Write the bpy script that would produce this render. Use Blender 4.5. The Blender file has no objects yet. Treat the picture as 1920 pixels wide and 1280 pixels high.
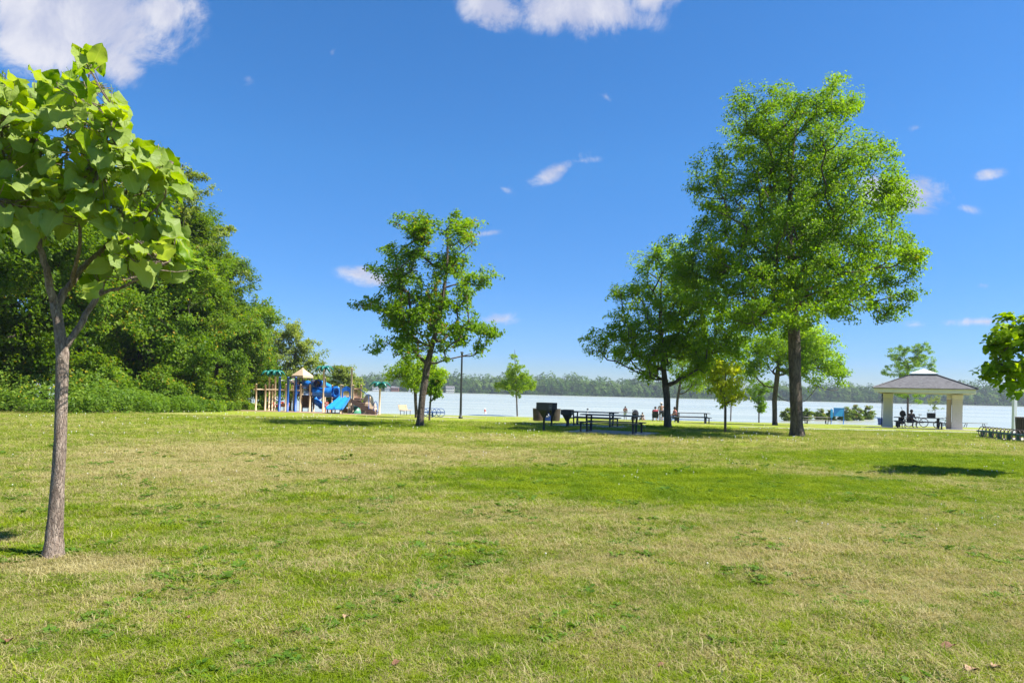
import bpy, math, random
import numpy as np
from mathutils import Vector, Matrix, Euler
sc = bpy.context.scene
COL = sc.collection
R = math.radians
random.seed(7)
# ------------------------------------------------------------------ camera, sky, sun, exposure
EYE = 1.55
ROLL = R(1.35)
FPX = 1280.0
cam_d = bpy.data.cameras.new('camera')
cam_d.sensor_width = 36.0
cam_d.lens = 24.0
cam_d.shift_y = 94.0 / 1920.0
cam_d.clip_start = 0.05
cam_d.clip_end = 8000
cam = bpy.data.objects.new('camera', cam_d)
COL.objects.link(cam)
cam.matrix_world = Matrix.Translation((0, 0, EYE)) @ Matrix.Rotation(R(90), 4, 'X') @ Matrix.Rotation(ROLL, 4, 'Z')
sc.camera = cam

SUN_EL, SUN_AZ = R(53), R(102)          # azimuth clockwise from +Y (the viewing direction)
sun_dir = Vector((math.cos(SUN_EL) * math.sin(SUN_AZ), math.cos(SUN_EL) * math.cos(SUN_AZ), math.sin(SUN_EL)))
sun_d = bpy.data.lights.new('sun', 'SUN')
sun_d.energy = 5.0
sun_d.angle = R(0.53)
sun_d.color = (1.0, 0.95, 0.87)
sun = bpy.data.objects.new('sun', sun_d)
COL.objects.link(sun)
sun.rotation_euler = sun_dir.to_track_quat('Z', 'Y').to_euler()

sc.view_settings.view_transform = 'Standard'
sc.view_settings.look = 'None'
sc.view_settings.exposure = 1.06
sc.view_settings.gamma = 1.0
sc.view_settings.use_curve_mapping = False
cy = sc.cycles
cy.use_denoising = True
cy.max_bounces = 7
cy.diffuse_bounces = 3
cy.glossy_bounces = 2
cy.transmission_bounces = 4
cy.transparent_max_bounces = 6
cy.volume_bounces = 0
cy.caustics_reflective = False
cy.caustics_refractive = False
cy.sample_clamp_indirect = 6
cy.use_adaptive_sampling = True
cy.adaptive_threshold = 0.015

class NT:
    """small helper to write node trees"""
    def __init__(s, nt):
        s.nt = nt
    def n(s, t, **kw):
        nd = s.nt.nodes.new(t)
        for k, v in kw.items():
            setattr(nd, k, v)
        return nd
    def put(s, sock, v):
        if isinstance(v, bpy.types.NodeSocket):
            s.nt.links.new(v, sock)
        else:
            sock.default_value = v
    def math(s, op, a, b=0.0, c=0.0, clamp=False):
        nd = s.n('ShaderNodeMath', operation=op, use_clamp=clamp)
        s.put(nd.inputs[0], a); s.put(nd.inputs[1], b); s.put(nd.inputs[2], c)
        return nd.outputs[0]
    def vmath(s, op, a, b=(0, 0, 0)):
        nd = s.n('ShaderNodeVectorMath', operation=op)
        s.put(nd.inputs[0], a); s.put(nd.inputs[1], b)
        return nd
    def noise(s, vec, scale, detail=3, rough=0.55, dist=0.0, dims='3D'):
        nd = s.n('ShaderNodeTexNoise', noise_dimensions=dims)
        s.put(nd.inputs['Vector'], vec)
        nd.inputs['Scale'].default_value = scale
        nd.inputs['Detail'].default_value = detail
        nd.inputs['Roughness'].default_value = rough
        nd.inputs['Distortion'].default_value = dist
        return nd.outputs[0]
    def remap(s, v, a, b, c=0.0, d=1.0, smooth=True):
        nd = s.n('ShaderNodeMapRange', interpolation_type='SMOOTHSTEP' if smooth else 'LINEAR')
        s.put(nd.inputs[0], v)
        for i, x in enumerate((a, b, c, d)):
            s.put(nd.inputs[i + 1], x)
        return nd.outputs[0]
    def mix(s, fac, a, b, blend='MIX'):
        nd = s.n('ShaderNodeMix', data_type='RGBA', blend_type=blend)
        s.put(nd.inputs[0], fac)
        for sock, v in ((nd.inputs[6], a), (nd.inputs[7], b)):
            s.put(sock, v if isinstance(v, bpy.types.NodeSocket) else (*v[:3], 1.0))
        return nd.outputs[2]
    def mapping(s, vec, loc=(0, 0, 0), rot=(0, 0, 0), scale=(1, 1, 1), kind='POINT'):
        nd = s.n('ShaderNodeMapping', vector_type=kind)
        s.put(nd.inputs[0], vec)
        nd.inputs[1].default_value = loc; nd.inputs[2].default_value = rot; nd.inputs[3].default_value = scale
        return nd.outputs[0]

def ray(u, v):
    """photo pixel -> sideways and downward slope of its line of sight"""
    a, b = (u - 960) / FPX, (v - 734) / FPX
    return a * math.cos(ROLL) + b * math.sin(ROLL), -a * math.sin(ROLL) + b * math.cos(ROLL)

world = bpy.data.worlds.new('World')
sc.world = world
world.use_nodes = True
world.node_tree.nodes.clear()
w = NT(world.node_tree)
sky = w.n('ShaderNodeTexSky', sky_type='NISHITA')
sky.sun_disc = False
sky.sun_elevation = SUN_EL
sky.sun_rotation = SUN_AZ
sky.altitude = 300
sky.air_density = 1.0
sky.dust_density = 0.25
sky.ozone_density = 2.2
hsv = w.n('ShaderNodeHueSaturation')
hsv.inputs['Saturation'].default_value = 1.33
w.put(hsv.inputs['Color'], sky.outputs[0])
skyc = w.mix(1.0, hsv.outputs[0], (0.078, 0.084, 0.081), 'MULTIPLY')
tc = w.n('ShaderNodeTexCoord')
sep = w.n('ShaderNodeSeparateXYZ')
w.put(sep.inputs[0], tc.outputs['Generated'])
# clear dry air: the sky stays a deep even blue and pales only slowly to the horizon, the same all the way round
low = w.remap(sep.outputs[2], 0.0, 0.48, 0.0, 1.0, smooth=False)
lowc = w.n('ShaderNodeValToRGB')
w.put(lowc.inputs[0], low)
er = lowc.color_ramp.elements
er[0].position = 0.0; er[0].color = (.52, .58, .84, 1)
er[1].position = 1.0; er[1].color = (1.05, .98, 1.12, 1)
for pz, cc in ((.12, (.42, .57, 1.0)), (.33, (.55, .70, 1.0)), (.65, (.85, .92, 1.1))):
    e = er.new(pz); e.color = (*cc, 1)
skyc = w.mix(1.0, skyc, lowc.outputs[0], 'MULTIPLY')
yy = w.math('MAXIMUM', sep.outputs[1], 0.02)
comb = w.n('ShaderNodeCombineXYZ')
w.put(comb.inputs[0], w.math('DIVIDE', sep.outputs[0], yy))
w.put(comb.inputs[1], w.math('DIVIDE', sep.outputs[2], yy))
P = comb.outputs[0]
n1 = w.noise(P, 9.0, 10, 0.68, 0.5)
n2 = w.noise(P, 3.5, 3, 0.5)
# cumulus scraps: photo position, half sizes in pixels, tilt, thickness
CLOUDS = [(130, 20, 230, 110, 8, 1.25), (300, 20, 90, 60, -10, 1.0), (220, 120, 70, 40, 25, .9), (70, 70, 110, 70, 0, 1.0),
          (930, 10, 70, 48, 0, 1.05), (1090, 12, 150, 62, 4, 1.25), (1215, 0, 80, 34, -25, .9), (1160, 50, 22, 26, 0, .7),
          (1045, 320, 70, 18, -30, .60), (1085, 302, 44, 10, -8, .46), (1700, 362, 95, 38, 0, 1.15), (700, 520, 70, 20, 5, .58), (755, 508, 50, 20, 0, .6),
          (932, 598, 50, 18, -3, .78), (1838, 603, 80, 10, -4, .62), (1855, 327, 36, 12, -12, .46), (1845, 534, 26, 9, 0, .42), (467, 148, 26, 20, 10, .52), (624, 102, 13, 15, 0, .4),
          (1135, 180, 28, 14, 20, .33), (950, 355, 24, 12, 10, .32), (1810, 390, 34, 11, 10, .34), (1715, 608, 40, 9, -5, .5), (1720, 240, 24, 9, -10, .4), (915, 437, 30, 7, -10, .42),
          (2350, 150, 260, 90, 5, 1.1), (2700, 420, 240, 60, -6, 1.0), (-500, 330, 260, 80, 0, 1.1), (-250, 60, 120, 60, 0, 1.0), (2900, -200, 300, 120, 0, 1.1),
          (500, -420, 260, 110, 12, 1.1), (1500, -350, 300, 100, -6, 1.1), (1000, -900, 340, 160, 0, 1.1), (-1200, 100, 400, 120, 0, 1.1)]
cov = None
for (u, v, ru, rv, tilt, thick) in CLOUDS:
    sx, sd = ray(u, v)
    m = w.mapping(P, (sx, -sd, 0), (0, 0, R(-tilt) - ROLL), (ru / FPX * 1.25, rv / FPX * 1.25, 1), 'TEXTURE')
    d = w.vmath('LENGTH', m).outputs['Value']
    g = w.math('MULTIPLY', w.math('SUBTRACT', 1.0, d), thick)
    cov = g if cov is None else w.math('MAXIMUM', cov, g)
dens = w.math('ADD', cov, w.math('MULTIPLY', w.math('SUBTRACT', n1, 0.52), 2.3))
dens = w.math('ADD', dens, w.math('MULTIPLY', w.math('SUBTRACT', n2, 0.5), 0.6))
dens = w.math('MULTIPLY', w.remap(dens, 0.08, 0.72), w.remap(cov, 0.0, 0.25))
dens = w.math('MULTIPLY', dens, w.math('GREATER_THAN', sep.outputs[1], 0.03))
shade = w.remap(w.noise(w.mapping(P, (0.013, 0.02, 0)), 9.0, 6, 0.6, 0.4), 0.35, 0.7)
cloudc = w.mix(shade, (0.26, 0.28, 0.37), (0.42, 0.42, 0.45))
allc = w.mix(w.math('MULTIPLY', dens, 0.93), skyc, cloudc)
bg = w.n('ShaderNodeBackground')
w.put(bg.inputs[0], allc)
bg.inputs[1].default_value = 1.0
wo = w.n('ShaderNodeOutputWorld')
w.put(wo.inputs[0], bg.outputs[0])

# ------------------------------------------------------------------ terrain height and pixel helpers
GK = [(-400, 0), (20, 0), (30, -.02), (38, -.10), (46, -.33), (53, -.53), (60, -.78), (67, -.98), (75, -1.2), (81, -1.42), (84, -1.52), (90, -1.6), (100, -1.78),
      (130, -2.6), (300, -5), (740, -5), (752, -1.7), (758, -1.2), (790, 0), (1000, 5), (1300, 9)]
GKX, GKY = np.array([k[0] for k in GK], float), np.array([k[1] for k in GK], float)
def gz(x, y):
    x = np.asarray(x, float); y = np.asarray(y, float)
    s = np.clip((-24 - x) / 16, 0, 1); s = s * s * (3 - 2 * s)
    y2 = np.where((y > 60) & (y < 200), 60 + (y - 60) * (1 - 0.62 * s), y)
    return np.interp(y2, GKX, GKY) + .17 * np.exp(-((x + 18) / 8) ** 2 - ((y - 52) / 7) ** 2)
def g1(x, y): return float(gz(x, y))
WATER = -1.45
def at(u, v, Y):
    x, d = ray(u, v)
    return Vector((x * Y, Y, EYE - d * Y))
def gp(u, v):
    x, d = ray(u, v)
    ys = np.arange(2.5, 220, 0.02)
    h = EYE - d * ys - gz(x * ys, ys)
    k = np.argmax(h <= 0)
    Y = ys[k] if h[k] <= 0 else 80.0
    return Vector((x * Y, Y, g1(x * Y, Y)))

# ------------------------------------------------------------------ mesh helpers
class MB:
    def __init__(s):
        s.v, s.f, s.smooth = [], [], []
    def add(s, vs, fs, smooth=False):
        o = len(s.v)
        s.v += [tuple(p) for p in vs]
        s.f += [tuple(i + o for i in f) for f in fs]
        s.smooth += [smooth] * len(fs)
        return s
    def box(s, c, size, rot=None, bevel=0.0):
        x, y, z = (q / 2 for q in size)
        if bevel <= 0:
            vs = [(i * x, j * y, k * z) for i in (-1, 1) for j in (-1, 1) for k in (-1, 1)]
            fs = [(0, 1, 3, 2), (4, 6, 7, 5), (0, 4, 5, 1), (2, 3, 7, 6), (0, 2, 6, 4), (1, 5, 7, 3)]
        else:
            b = min(bevel, x * .9, y * .9, z * .9)
            vs, fs = [], []
            ring = [(x - b, y), (x, y - b), (x, -y + b), (x - b, -y), (-x + b, -y), (-x, -y + b), (-x, y - b), (-x + b, y)]
            inn = [(x - b, y - b), (x - b, y - b), (x - b, -y + b), (x - b, -y + b), (-x + b, -y + b), (-x + b, -y + b), (-x + b, y - b), (-x + b, y - b)]
            for zz, rr in ((-z, inn), (-z + b, ring), (z - b, ring), (z, inn)):
                vs += [(p[0], p[1], zz) for p in rr]
            for L in range(3):
                for i in range(8):
                    j = (i + 1) % 8
                    fs.append((L * 8 + j, L * 8 + i, L * 8 + 8 + i, L * 8 + 8 + j))
            fs.append(tuple(range(8))); fs.append(tuple(range(31, 23, -1)))
        m = rot.to_matrix() if isinstance(rot, Euler) else (rot if rot is not None else None)
        c = Vector(c)
        vs = [((m @ Vector(p)) if m is not None else Vector(p)) + c for p in vs]
        return s.add(vs, fs)
    def tube(s, pts, rad, n=8, cap=True, smooth=True, closed=False):
        pts = [Vector(p) for p in pts]
        if not isinstance(rad, (list, tuple)):
            rad = [rad] * len(pts)
        vs, fs = [], []
        m = len(pts)
        up = None
        for i, p in enumerate(pts):
            if closed:
                t = (pts[(i + 1) % m] - pts[i - 1])
            else:
                t = pts[min(i + 1, m - 1)] - pts[max(i - 1, 0)]
            if t.length < 1e-9: t = Vector((0, 0, 1))
            t.normalize()
            if up is None:
                up = Vector((0, 0, 1)) if abs(t.z) < .9 else Vector((1, 0, 0))
            a = (up - t * up.dot(t)).normalized()
            up = a
            b = t.cross(a)
            for k in range(n):
                th = 2 * math.pi * k / n
                vs.append(p + (a * math.cos(th) + b * math.sin(th)) * rad[i])
        for i in range(m if closed else m - 1):
            j = (i + 1) % m
            for k in range(n):
                l = (k + 1) % n
                fs.append((i * n + k, j * n + k, j * n + l, i * n + l)[::-1])
        if cap and not closed:
            fs.append(tuple(range(n))); fs.append(tuple(range((m - 1) * n + n - 1, (m - 1) * n - 1, -1)))
        return s.add(vs, fs, smooth)
    def lathe(s, c, prof, n=14, smooth=True, arc=(0, 2 * math.pi), sx=1, sy=1):
        c = Vector(c)
        full = abs(arc[1] - arc[0] - 2 * math.pi) < 1e-6
        N = n if full else n + 1
        vs, fs = [], []
        for (r, z) in prof:
            for k in range(N):
                th = arc[0] + (arc[1] - arc[0]) * k / n
                vs.append(c + Vector((r * math.cos(th) * sx, r * math.sin(th) * sy, z)))
        for i in range(len(prof) - 1):
            for k in range(n):
                l = (k + 1) % N
                fs.append((i * N + k, i * N + l, (i + 1) * N + l, (i + 1) * N + k))
        return s.add(vs, fs, smooth)
    def prism(s, poly, vec):
        """poly: planar outline (3D points), swept by vec"""
        vec = Vector(vec); n = len(poly)
        vs = [Vector(p) for p in poly] + [Vector(p) + vec for p in poly]
        fs = [tuple(range(n))[::-1], tuple(range(n, 2 * n))] + [(i, (i + 1) % n, n + (i + 1) % n, n + i) for i in range(n)]
        return s.add(vs, fs)
    def ball(s, c, r, n=10, sq=(1, 1, 1)):
        c = Vector(c); m = max(4, n // 2)
        vs, fs = [], []
        for i in range(m + 1):
            ph = math.pi * i / m
            for k in range(n):
                th = 2 * math.pi * k / n
                vs.append(c + Vector((r * sq[0] * math.sin(ph) * math.cos(th), r * sq[1] * math.sin(ph) * math.sin(th), r * sq[2] * math.cos(ph))))
        for i in range(m):
            for k in range(n):
                l = (k + 1) % n
                fs.append((i * n + k, (i + 1) * n + k, (i + 1) * n + l, i * n + l))
        return s.add(vs, fs, True)
    def mesh(s, name):
        me = bpy.data.meshes.new(name)
        me.from_pydata([tuple(v) for v in s.v], [], s.f)
        if any(s.smooth):
            me.polygons.foreach_set('use_smooth', s.smooth)
        me.validate()
        return me

def quads_mesh(name, V, attr=None, nper=4, extra=None):
    """V: (N, nper, 3) array, one polygon each; attr: per polygon float 'tint'"""
    N = len(V)
    me = bpy.data.meshes.new(name)
    me.vertices.add(N * nper); me.vertices.foreach_set('co', np.ascontiguousarray(V, dtype=np.float32).ravel())
    me.loops.add(N * nper); me.loops.foreach_set('vertex_index', np.arange(N * nper, dtype=np.int32))
    me.polygons.add(N); me.polygons.foreach_set('loop_start', np.arange(0, N * nper, nper, dtype=np.int32))
    me.polygons.foreach_set('loop_total', np.full(N, nper, dtype=np.int32))
    if attr is not None:
        a = me.attributes.new('tint', 'FLOAT', 'POINT')
        a.data.foreach_set('value', np.repeat(np.asarray(attr, dtype=np.float32), nper))
    me.update(calc_edges=True)
    return me
def arr_mesh(name, V, F):
    """V (n,3), F (m,4) quads"""
    me = bpy.data.meshes.new(name)
    me.vertices.add(len(V)); me.vertices.foreach_set('co', np.ascontiguousarray(V, dtype=np.float32).ravel())
    F = np.asarray(F, dtype=np.int32); k = F.shape[1]
    me.loops.add(F.size); me.loops.foreach_set('vertex_index', F.ravel())
    me.polygons.add(len(F)); me.polygons.foreach_set('loop_start', np.arange(0, F.size, k, dtype=np.int32))
    me.polygons.foreach_set('loop_total', np.full(len(F), k, dtype=np.int32))
    me.polygons.foreach_set('use_smooth', np.ones(len(F), dtype=bool))
    me.update(calc_edges=True)
    return me

def link(name, me, mat, parent=None, off=None):
    if isinstance(me, MB):
        if off is not None:
            o3 = Vector(off); me.v = [tuple(Vector(p) - o3) for p in me.v]
        me = me.mesh(name)
    if mat is not None and len(me.materials) == 0:
        me.materials.append(mat)
    o = bpy.data.objects.new(name, me)
    COL.objects.link(o)
    if parent is not None:
        o.parent = parent
    return o
def tag(o, label=None, cat=None, group=None, kind=None):
    if label: o['label'] = label
    if cat: o['category'] = cat
    if group: o['group'] = group
    if kind: o['kind'] = kind
    return o
def thing(name, label, cat, loc=(0, 0, 0), rz=0.0, group=None):
    o = bpy.data.objects.new(name, None)
    o.empty_display_size = 0.2
    COL.objects.link(o)
    o.location = loc; o.rotation_euler = (0, 0, rz)
    return tag(o, label, cat, group)
def kids(o, cache={}):
    return [c for c in bpy.data.objects if c.parent == o]
def dup(root, loc, rz, label, group=None, scale=1.0):
    r = root.copy(); COL.objects.link(r)
    r.location = loc; r.rotation_euler = (0, 0, rz); r.scale = (scale,) * 3 if not isinstance(scale, tuple) else scale
    r['label'] = label
    if group: r['group'] = group
    for ch in kids(root):
        c = ch.copy(); COL.objects.link(c); c.parent = r
        for g in kids(ch):
            d = g.copy(); COL.objects.link(d); d.parent = c
    return r

# ------------------------------------------------------------------ materials
def lin(r, g, b):
    f = lambda c: (c / 255 / 12.92) if c / 255 <= .04045 else ((c / 255 + .055) / 1.055) ** 2.4
    return (f(r), f(g), f(b))
def new_mat(name):
    m = bpy.data.materials.new(name)
    m.use_nodes = True
    m.node_tree.nodes.clear()
    return m, NT(m.node_tree)
def mat(name, col, rough=0.6, var=0.25, scale=6.0, bump=0.0, metal=0.0, coord='Object', stretch=(1, 1, 1), spec=0.5, bscale=None):
    m, t = new_mat(name)
    tcn = t.n('ShaderNodeTexCoord')
    vec = t.mapping(tcn.outputs[coord], scale=stretch)
    nz = t.noise(vec, scale, 5, 0.6)
    nz2 = t.noise(vec, scale * 5.3, 4, 0.6)
    f = t.math('ADD', t.math('MULTIPLY', nz, 0.65), t.math('MULTIPLY', nz2, 0.35))
    f = t.remap(f, 0.3, 0.7)
    lo = tuple(c * (1 - var) for c in col); hi = tuple(min(1, c * (1 + var)) for c in col)
    c = t.mix(f, lo, hi)
    b = t.n('ShaderNodeBsdfPrincipled')
    t.put(b.inputs['Base Color'], c)
    t.put(b.inputs['Roughness'], t.remap(nz2, 0.2, 0.8, max(0, rough - .1), min(1, rough + .1)))
    b.inputs['Metallic'].default_value = metal
    b.inputs['Specular IOR Level'].default_value = spec
    if bump > 0:
        bp = t.n('ShaderNodeBump')
        bp.inputs['Strength'].default_value = 0.6
        bp.inputs['Distance'].default_value = bump
        t.put(bp.inputs['Height'], t.noise(vec, bscale or scale * 3, 5, 0.65))
        t.put(b.inputs['Normal'], bp.outputs[0])
    o = t.n('ShaderNodeOutputMaterial')
    t.put(o.inputs[0], b.outputs[0])
    return m
def leaf_mat(name, dark, mid, light, odd=None, odd_at=0.97, trans=0.45, patch=0.35):
    """leaves: colour by each leaf's own tint plus broad patches through the crown, thin and partly see-through"""
    m, t = new_mat(name)
    at_ = t.n('ShaderNodeAttribute', attribute_name='tint')
    tint = at_.outputs['Fac']
    tcn = t.n('ShaderNodeTexCoord')
    pn = t.noise(tcn.outputs['Object'], patch, 2, 0.5)
    f = t.math('ADD', t.math('MULTIPLY', tint, 0.7), t.math('MULTIPLY', t.remap(pn, 0.3, 0.7), 0.3))
    c = t.mix(t.remap(f, 0.0, 0.5, smooth=False), dark, mid)
    c = t.mix(t.remap(f, 0.5, 1.0, smooth=False), c, light)
    if odd:
        k = t.math('ADD', tint, t.math('MULTIPLY', t.math('SUBTRACT', t.noise(tcn.outputs['Object'], patch * 2.2, 2, 0.5), 0.5), 0.35))
        c = t.mix(t.math('GREATER_THAN', k, odd_at), c, odd)
    b = t.n('ShaderNodeBsdfPrincipled')
    t.put(b.inputs['Base Color'], c)
    b.inputs['Roughness'].default_value = 0.5
    b.inputs['Specular IOR Level'].default_value = 0.18
    tr = t.n('ShaderNodeBsdfTranslucent')
    t.put(tr.inputs[0], t.mix(1.0, c, (1.8, 1.75, 0.3), 'MULTIPLY'))
    mx = t.n('ShaderNodeMixShader')
    mx.inputs[0].default_value = trans
    t.put(mx.inputs[1], b.outputs[0]); t.put(mx.inputs[2], tr.outputs[0])
    o = t.n('ShaderNodeOutputMaterial')
    t.put(o.inputs[0], mx.outputs[0])
    return m
def bark_mat(name, lo, hi, scale=9.0, bump=0.02):
    m, t = new_mat(name)
    tcn = t.n('ShaderNodeTexCoord')
    vec = t.mapping(tcn.outputs['Object'], scale=(1, 1, 0.22))
    n_ = t.noise(vec, scale, 8, 0.68, 0.5)
    vo = t.n('ShaderNodeTexVoronoi', feature='DISTANCE_TO_EDGE')
    wob = t.n('ShaderNodeTexNoise')
    t.put(wob.inputs['Vector'], vec); wob.inputs['Scale'].default_value = scale * .8
    t.put(vo.inputs['Vector'], t.vmath('ADD', vec, t.vmath('MULTIPLY', wob.outputs[1], (.12, .12, .12)).outputs[0]).outputs[0])
    vo.inputs['Scale'].default_value = scale * 1.6
    crack = t.remap(vo.outputs['Distance'], 0.0, 0.12)
    big = t.noise(tcn.outputs['Object'], 1.3, 4, 0.6)
    c = t.mix(t.remap(n_, 0.3, 0.72), lo, hi)
    c = t.mix(t.math('MULTIPLY', t.remap(big, 0.4, 0.7), 0.4), c, tuple((a + b) * .5 + .03 for a, b in zip(lo, hi)))
    c = t.mix(t.math('MULTIPLY', t.math('SUBTRACT', 1.0, crack), 0.45), c, tuple(x * .5 for x in lo))
    b = t.n('ShaderNodeBsdfPrincipled')
    t.put(b.inputs['Base Color'], c)
    b.inputs['Roughness'].default_value = 0.85
    b.inputs['Specular IOR Level'].default_value = 0.2
    bp = t.n('ShaderNodeBump')
    bp.inputs['Strength'].default_value = 0.9
    bp.inputs['Distance'].default_value = bump
    t.put(bp.inputs['Height'], t.math('ADD', t.math('MULTIPLY', crack, 0.6), n_))
    t.put(b.inputs['Normal'], bp.outputs[0])
    o = t.n('ShaderNodeOutputMaterial')
    t.put(o.inputs[0], b.outputs[0])
    return m
# ------------------------------------------------------------------ the setting: lawn, lake bed, lake, paving
rng = np.random.default_rng(11)
def dry_field(t, pos):
    """0 = lush, 1 = straw dry, as the patches of this lawn lie"""
    big = t.noise(pos, 0.22, 3, 0.55)
    mid = t.noise(t.mapping(pos, scale=(0.8, 1.2, 1)), 1.1, 4, 0.6)
    v = t.math('ADD', t.math('MULTIPLY', t.math('SUBTRACT', big, 0.5), 1.7), t.math('MULTIPLY', t.math('SUBTRACT', mid, 0.5), 2.0))
    v = t.math('ADD', v, t.math('MULTIPLY', t.math('SUBTRACT', t.noise(pos, 4.6, 3, 0.6), 0.5), 2.1))
    v = t.math('ADD', v, t.math('MULTIPLY', t.math('SUBTRACT', t.noise(pos, 13.0, 2, 0.6), 0.5), 1.1))
    # worn and watered areas: centre x, y, half sizes, strength
    for (x, y, rx, ry, k) in [(-4.5, 15, 8, 6.5, .50), (4.5, 6.8, 4.5, 2.6, .55), (-6.5, 6.5, 3.0, 1.2, .30), (2.8, 12.2, 6.5, 3.4, -.95), (12, 17.5, 9, 4.5, -.75),
                              (1.8, 23, 9, 3.0, .34), (-3, 30, 20, 6.5, -.42), (18, 36, 20, 7, -.30), (-1.4, 5.2, 1.8, 1.0, .10), (.6, 8.8, 2.6, 1.2, .26), (11.3, 28.5, 4, 2.2, -.2),
                              (-5.2, 4.3, 1.9, .8, -.1), (11, 30.5, 10, 2.2, .25), (0, 3.6, 2.5, .5, -.12), (9, 10.3, 3.5, 1.2, -.2), (-20, 26, 8, 3, .2), (-3.7, 5.75, 1.1, .42, .85), (-4.3, 6.1, .5, .3, -.7)]:
        m = t.mapping(pos, (x, y, 0), (0, 0, 0), (rx, ry, 1000), 'TEXTURE')
        d = t.vmath('LENGTH', m).outputs['Value']
        v = t.math('ADD', v, t.math('MULTIPLY', t.remap(d, 0.35, 1.0, 1.0, 0.0), k))
    return t.math('ADD', v, 0.39)
GREEN_A, GREEN_B = (0.185, 0.275, 0.004), (0.32, 0.39, 0.006)
GREEN_D = (0.085, 0.17, 0.012)
STRAW_A, STRAW_B = (0.36, 0.30, 0.105), (0.54, 0.47, 0.25)

def lawn_material():
    m, t = new_mat('lawn')
    geo = t.n('ShaderNodeNewGeometry')
    pos = geo.outputs['Position']
    dry = dry_field(t, pos)
    fine = t.noise(pos, 22, 4, 0.7)
    fine2 = t.noise(t.mapping(pos, scale=(1, 1, 1)), 6, 4, 0.7)
    g = t.mix(t.remap(t.noise(pos, 1.4, 4, .6), 0.35, 0.65), GREEN_A, GREEN_B)
    g = t.mix(t.math('MULTIPLY', t.remap(fine2, 0.5, 0.75), 0.5), g, GREEN_D)
    s = t.mix(fine, STRAW_A, STRAW_B)
    k = t.math('ADD', dry, t.math('MULTIPLY', t.math('SUBTRACT', fine, 0.5), 1.3))
    c = t.mix(t.math('MULTIPLY', t.remap(k, 0.1, 0.95), .78), g, s)
    c = t.mix(1.0, c, (.84, .84, .84), 'MULTIPLY')
    sp = t.n('ShaderNodeSeparateXYZ'); t.put(sp.inputs[0], pos)
    # earth, thatch and gap shade painted dark between near blades, lake bed under water
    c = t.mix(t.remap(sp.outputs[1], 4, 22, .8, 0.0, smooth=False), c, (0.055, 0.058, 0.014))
    c = t.mix(t.remap(sp.outputs[2], WATER - .12, WATER + .10, 1.0, 0.0), c, (0.22, 0.18, 0.12))
    c = t.mix(t.remap(sp.outputs[1], 600, 700, 0, 1), c, (0.05, 0.085, 0.025))
    b = t.n('ShaderNodeBsdfPrincipled')
    t.put(b.inputs['Base Color'], c)
    b.inputs['Roughness'].default_value = 0.9
    b.inputs['Specular IOR Level'].default_value = 0.1
    bp = t.n('ShaderNodeBump')
    bp.inputs['Strength'].default_value = 0.8; bp.inputs['Distance'].default_value = 0.03
    t.put(bp.inputs['Height'], t.math('ADD', fine, fine2)); t.put(b.inputs['Normal'], bp.outputs[0])
    o = t.n('ShaderNodeOutputMaterial'); t.put(o.inputs[0], b.outputs[0])
    return m
def grass_material():
    m, t = new_mat('grass_blades')
    geo = t.n('ShaderNodeNewGeometry')
    pos = geo.outputs['Position']
    tint = t.n('ShaderNodeAttribute', attribute_name='tint').outputs['Fac']
    dry = dry_field(t, pos)
    g = t.mix(t.remap(t.noise(pos, 1.4, 4, .6), 0.35, 0.65), GREEN_A, GREEN_B)
    hue = t.math('FRACT', t.math('MULTIPLY', tint, 37.7))
    g = t.mix(t.math('MULTIPLY', hue, 0.6), g, GREEN_D)
    s = t.mix(hue, STRAW_A, STRAW_B)
    k = t.math('SUBTRACT', dry, t.math('MULTIPLY', t.math('SUBTRACT', tint, .5), 1.15))
    c = t.mix(t.math('MULTIPLY', t.remap(k, 0.28, 0.72), .95), g, s)
    c = t.mix(t.math('MULTIPLY', t.math('GREATER_THAN', tint, 1.5), .75), c, (0.075, 0.175, 0.030))
    b = t.n('ShaderNodeBsdfPrincipled')
    t.put(b.inputs['Base Color'], c)
    b.inputs['Roughness'].default_value = 0.6
    b.inputs['Specular IOR Level'].default_value = 0.12
    tr = t.n('ShaderNodeBsdfTranslucent'); t.put(tr.inputs[0], t.mix(1.0, c, (1.25, 1.25, .7), 'MULTIPLY'))
    mx = t.n('ShaderNodeMixShader'); mx.inputs[0].default_value = 0.35
    t.put(mx.inputs[1], b.outputs[0]); t.put(mx.inputs[2], tr.outputs[0])
    o = t.n('ShaderNodeOutputMaterial'); t.put(o.inputs[0], mx.outputs[0])
    return m
def water_material():
    m, t = new_mat('lake_water')
    geo = t.n('ShaderNodeNewGeometry')
    pos = geo.outputs['Position']
    wv = t.mapping(pos, rot=(0, 0, R(12)), scale=(0.45, 1.0, 1.0))
    h = t.math('ADD', t.math('MULTIPLY', t.noise(wv, 0.55, 4, 0.6, 0.3), 1.0), t.math('MULTIPLY', t.noise(wv, 2.4, 3, 0.6), 0.35))
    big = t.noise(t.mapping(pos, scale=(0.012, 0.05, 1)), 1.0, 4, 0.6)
    c = t.mix(t.remap(big, 0.3, 0.7), (0.35, 0.375, 0.29), (0.45, 0.465, 0.36))  # pale base carries the whiteness of surface glitter in the colour
    b = t.n('ShaderNodeBsdfPrincipled')
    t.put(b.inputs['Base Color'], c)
    b.inputs['Roughness'].default_value = 0.22
    b.inputs['IOR'].default_value = 1.33
    bp = t.n('ShaderNodeBump')
    bp.inputs['Strength'].default_value = 1.0; bp.inputs['Distance'].default_value = 0.30
    t.put(bp.inputs['Height'], h); t.put(b.inputs['Normal'], bp.outputs[0])
    o = t.n('ShaderNodeOutputMaterial'); t.put(o.inputs[0], b.outputs[0])
    return m

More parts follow.
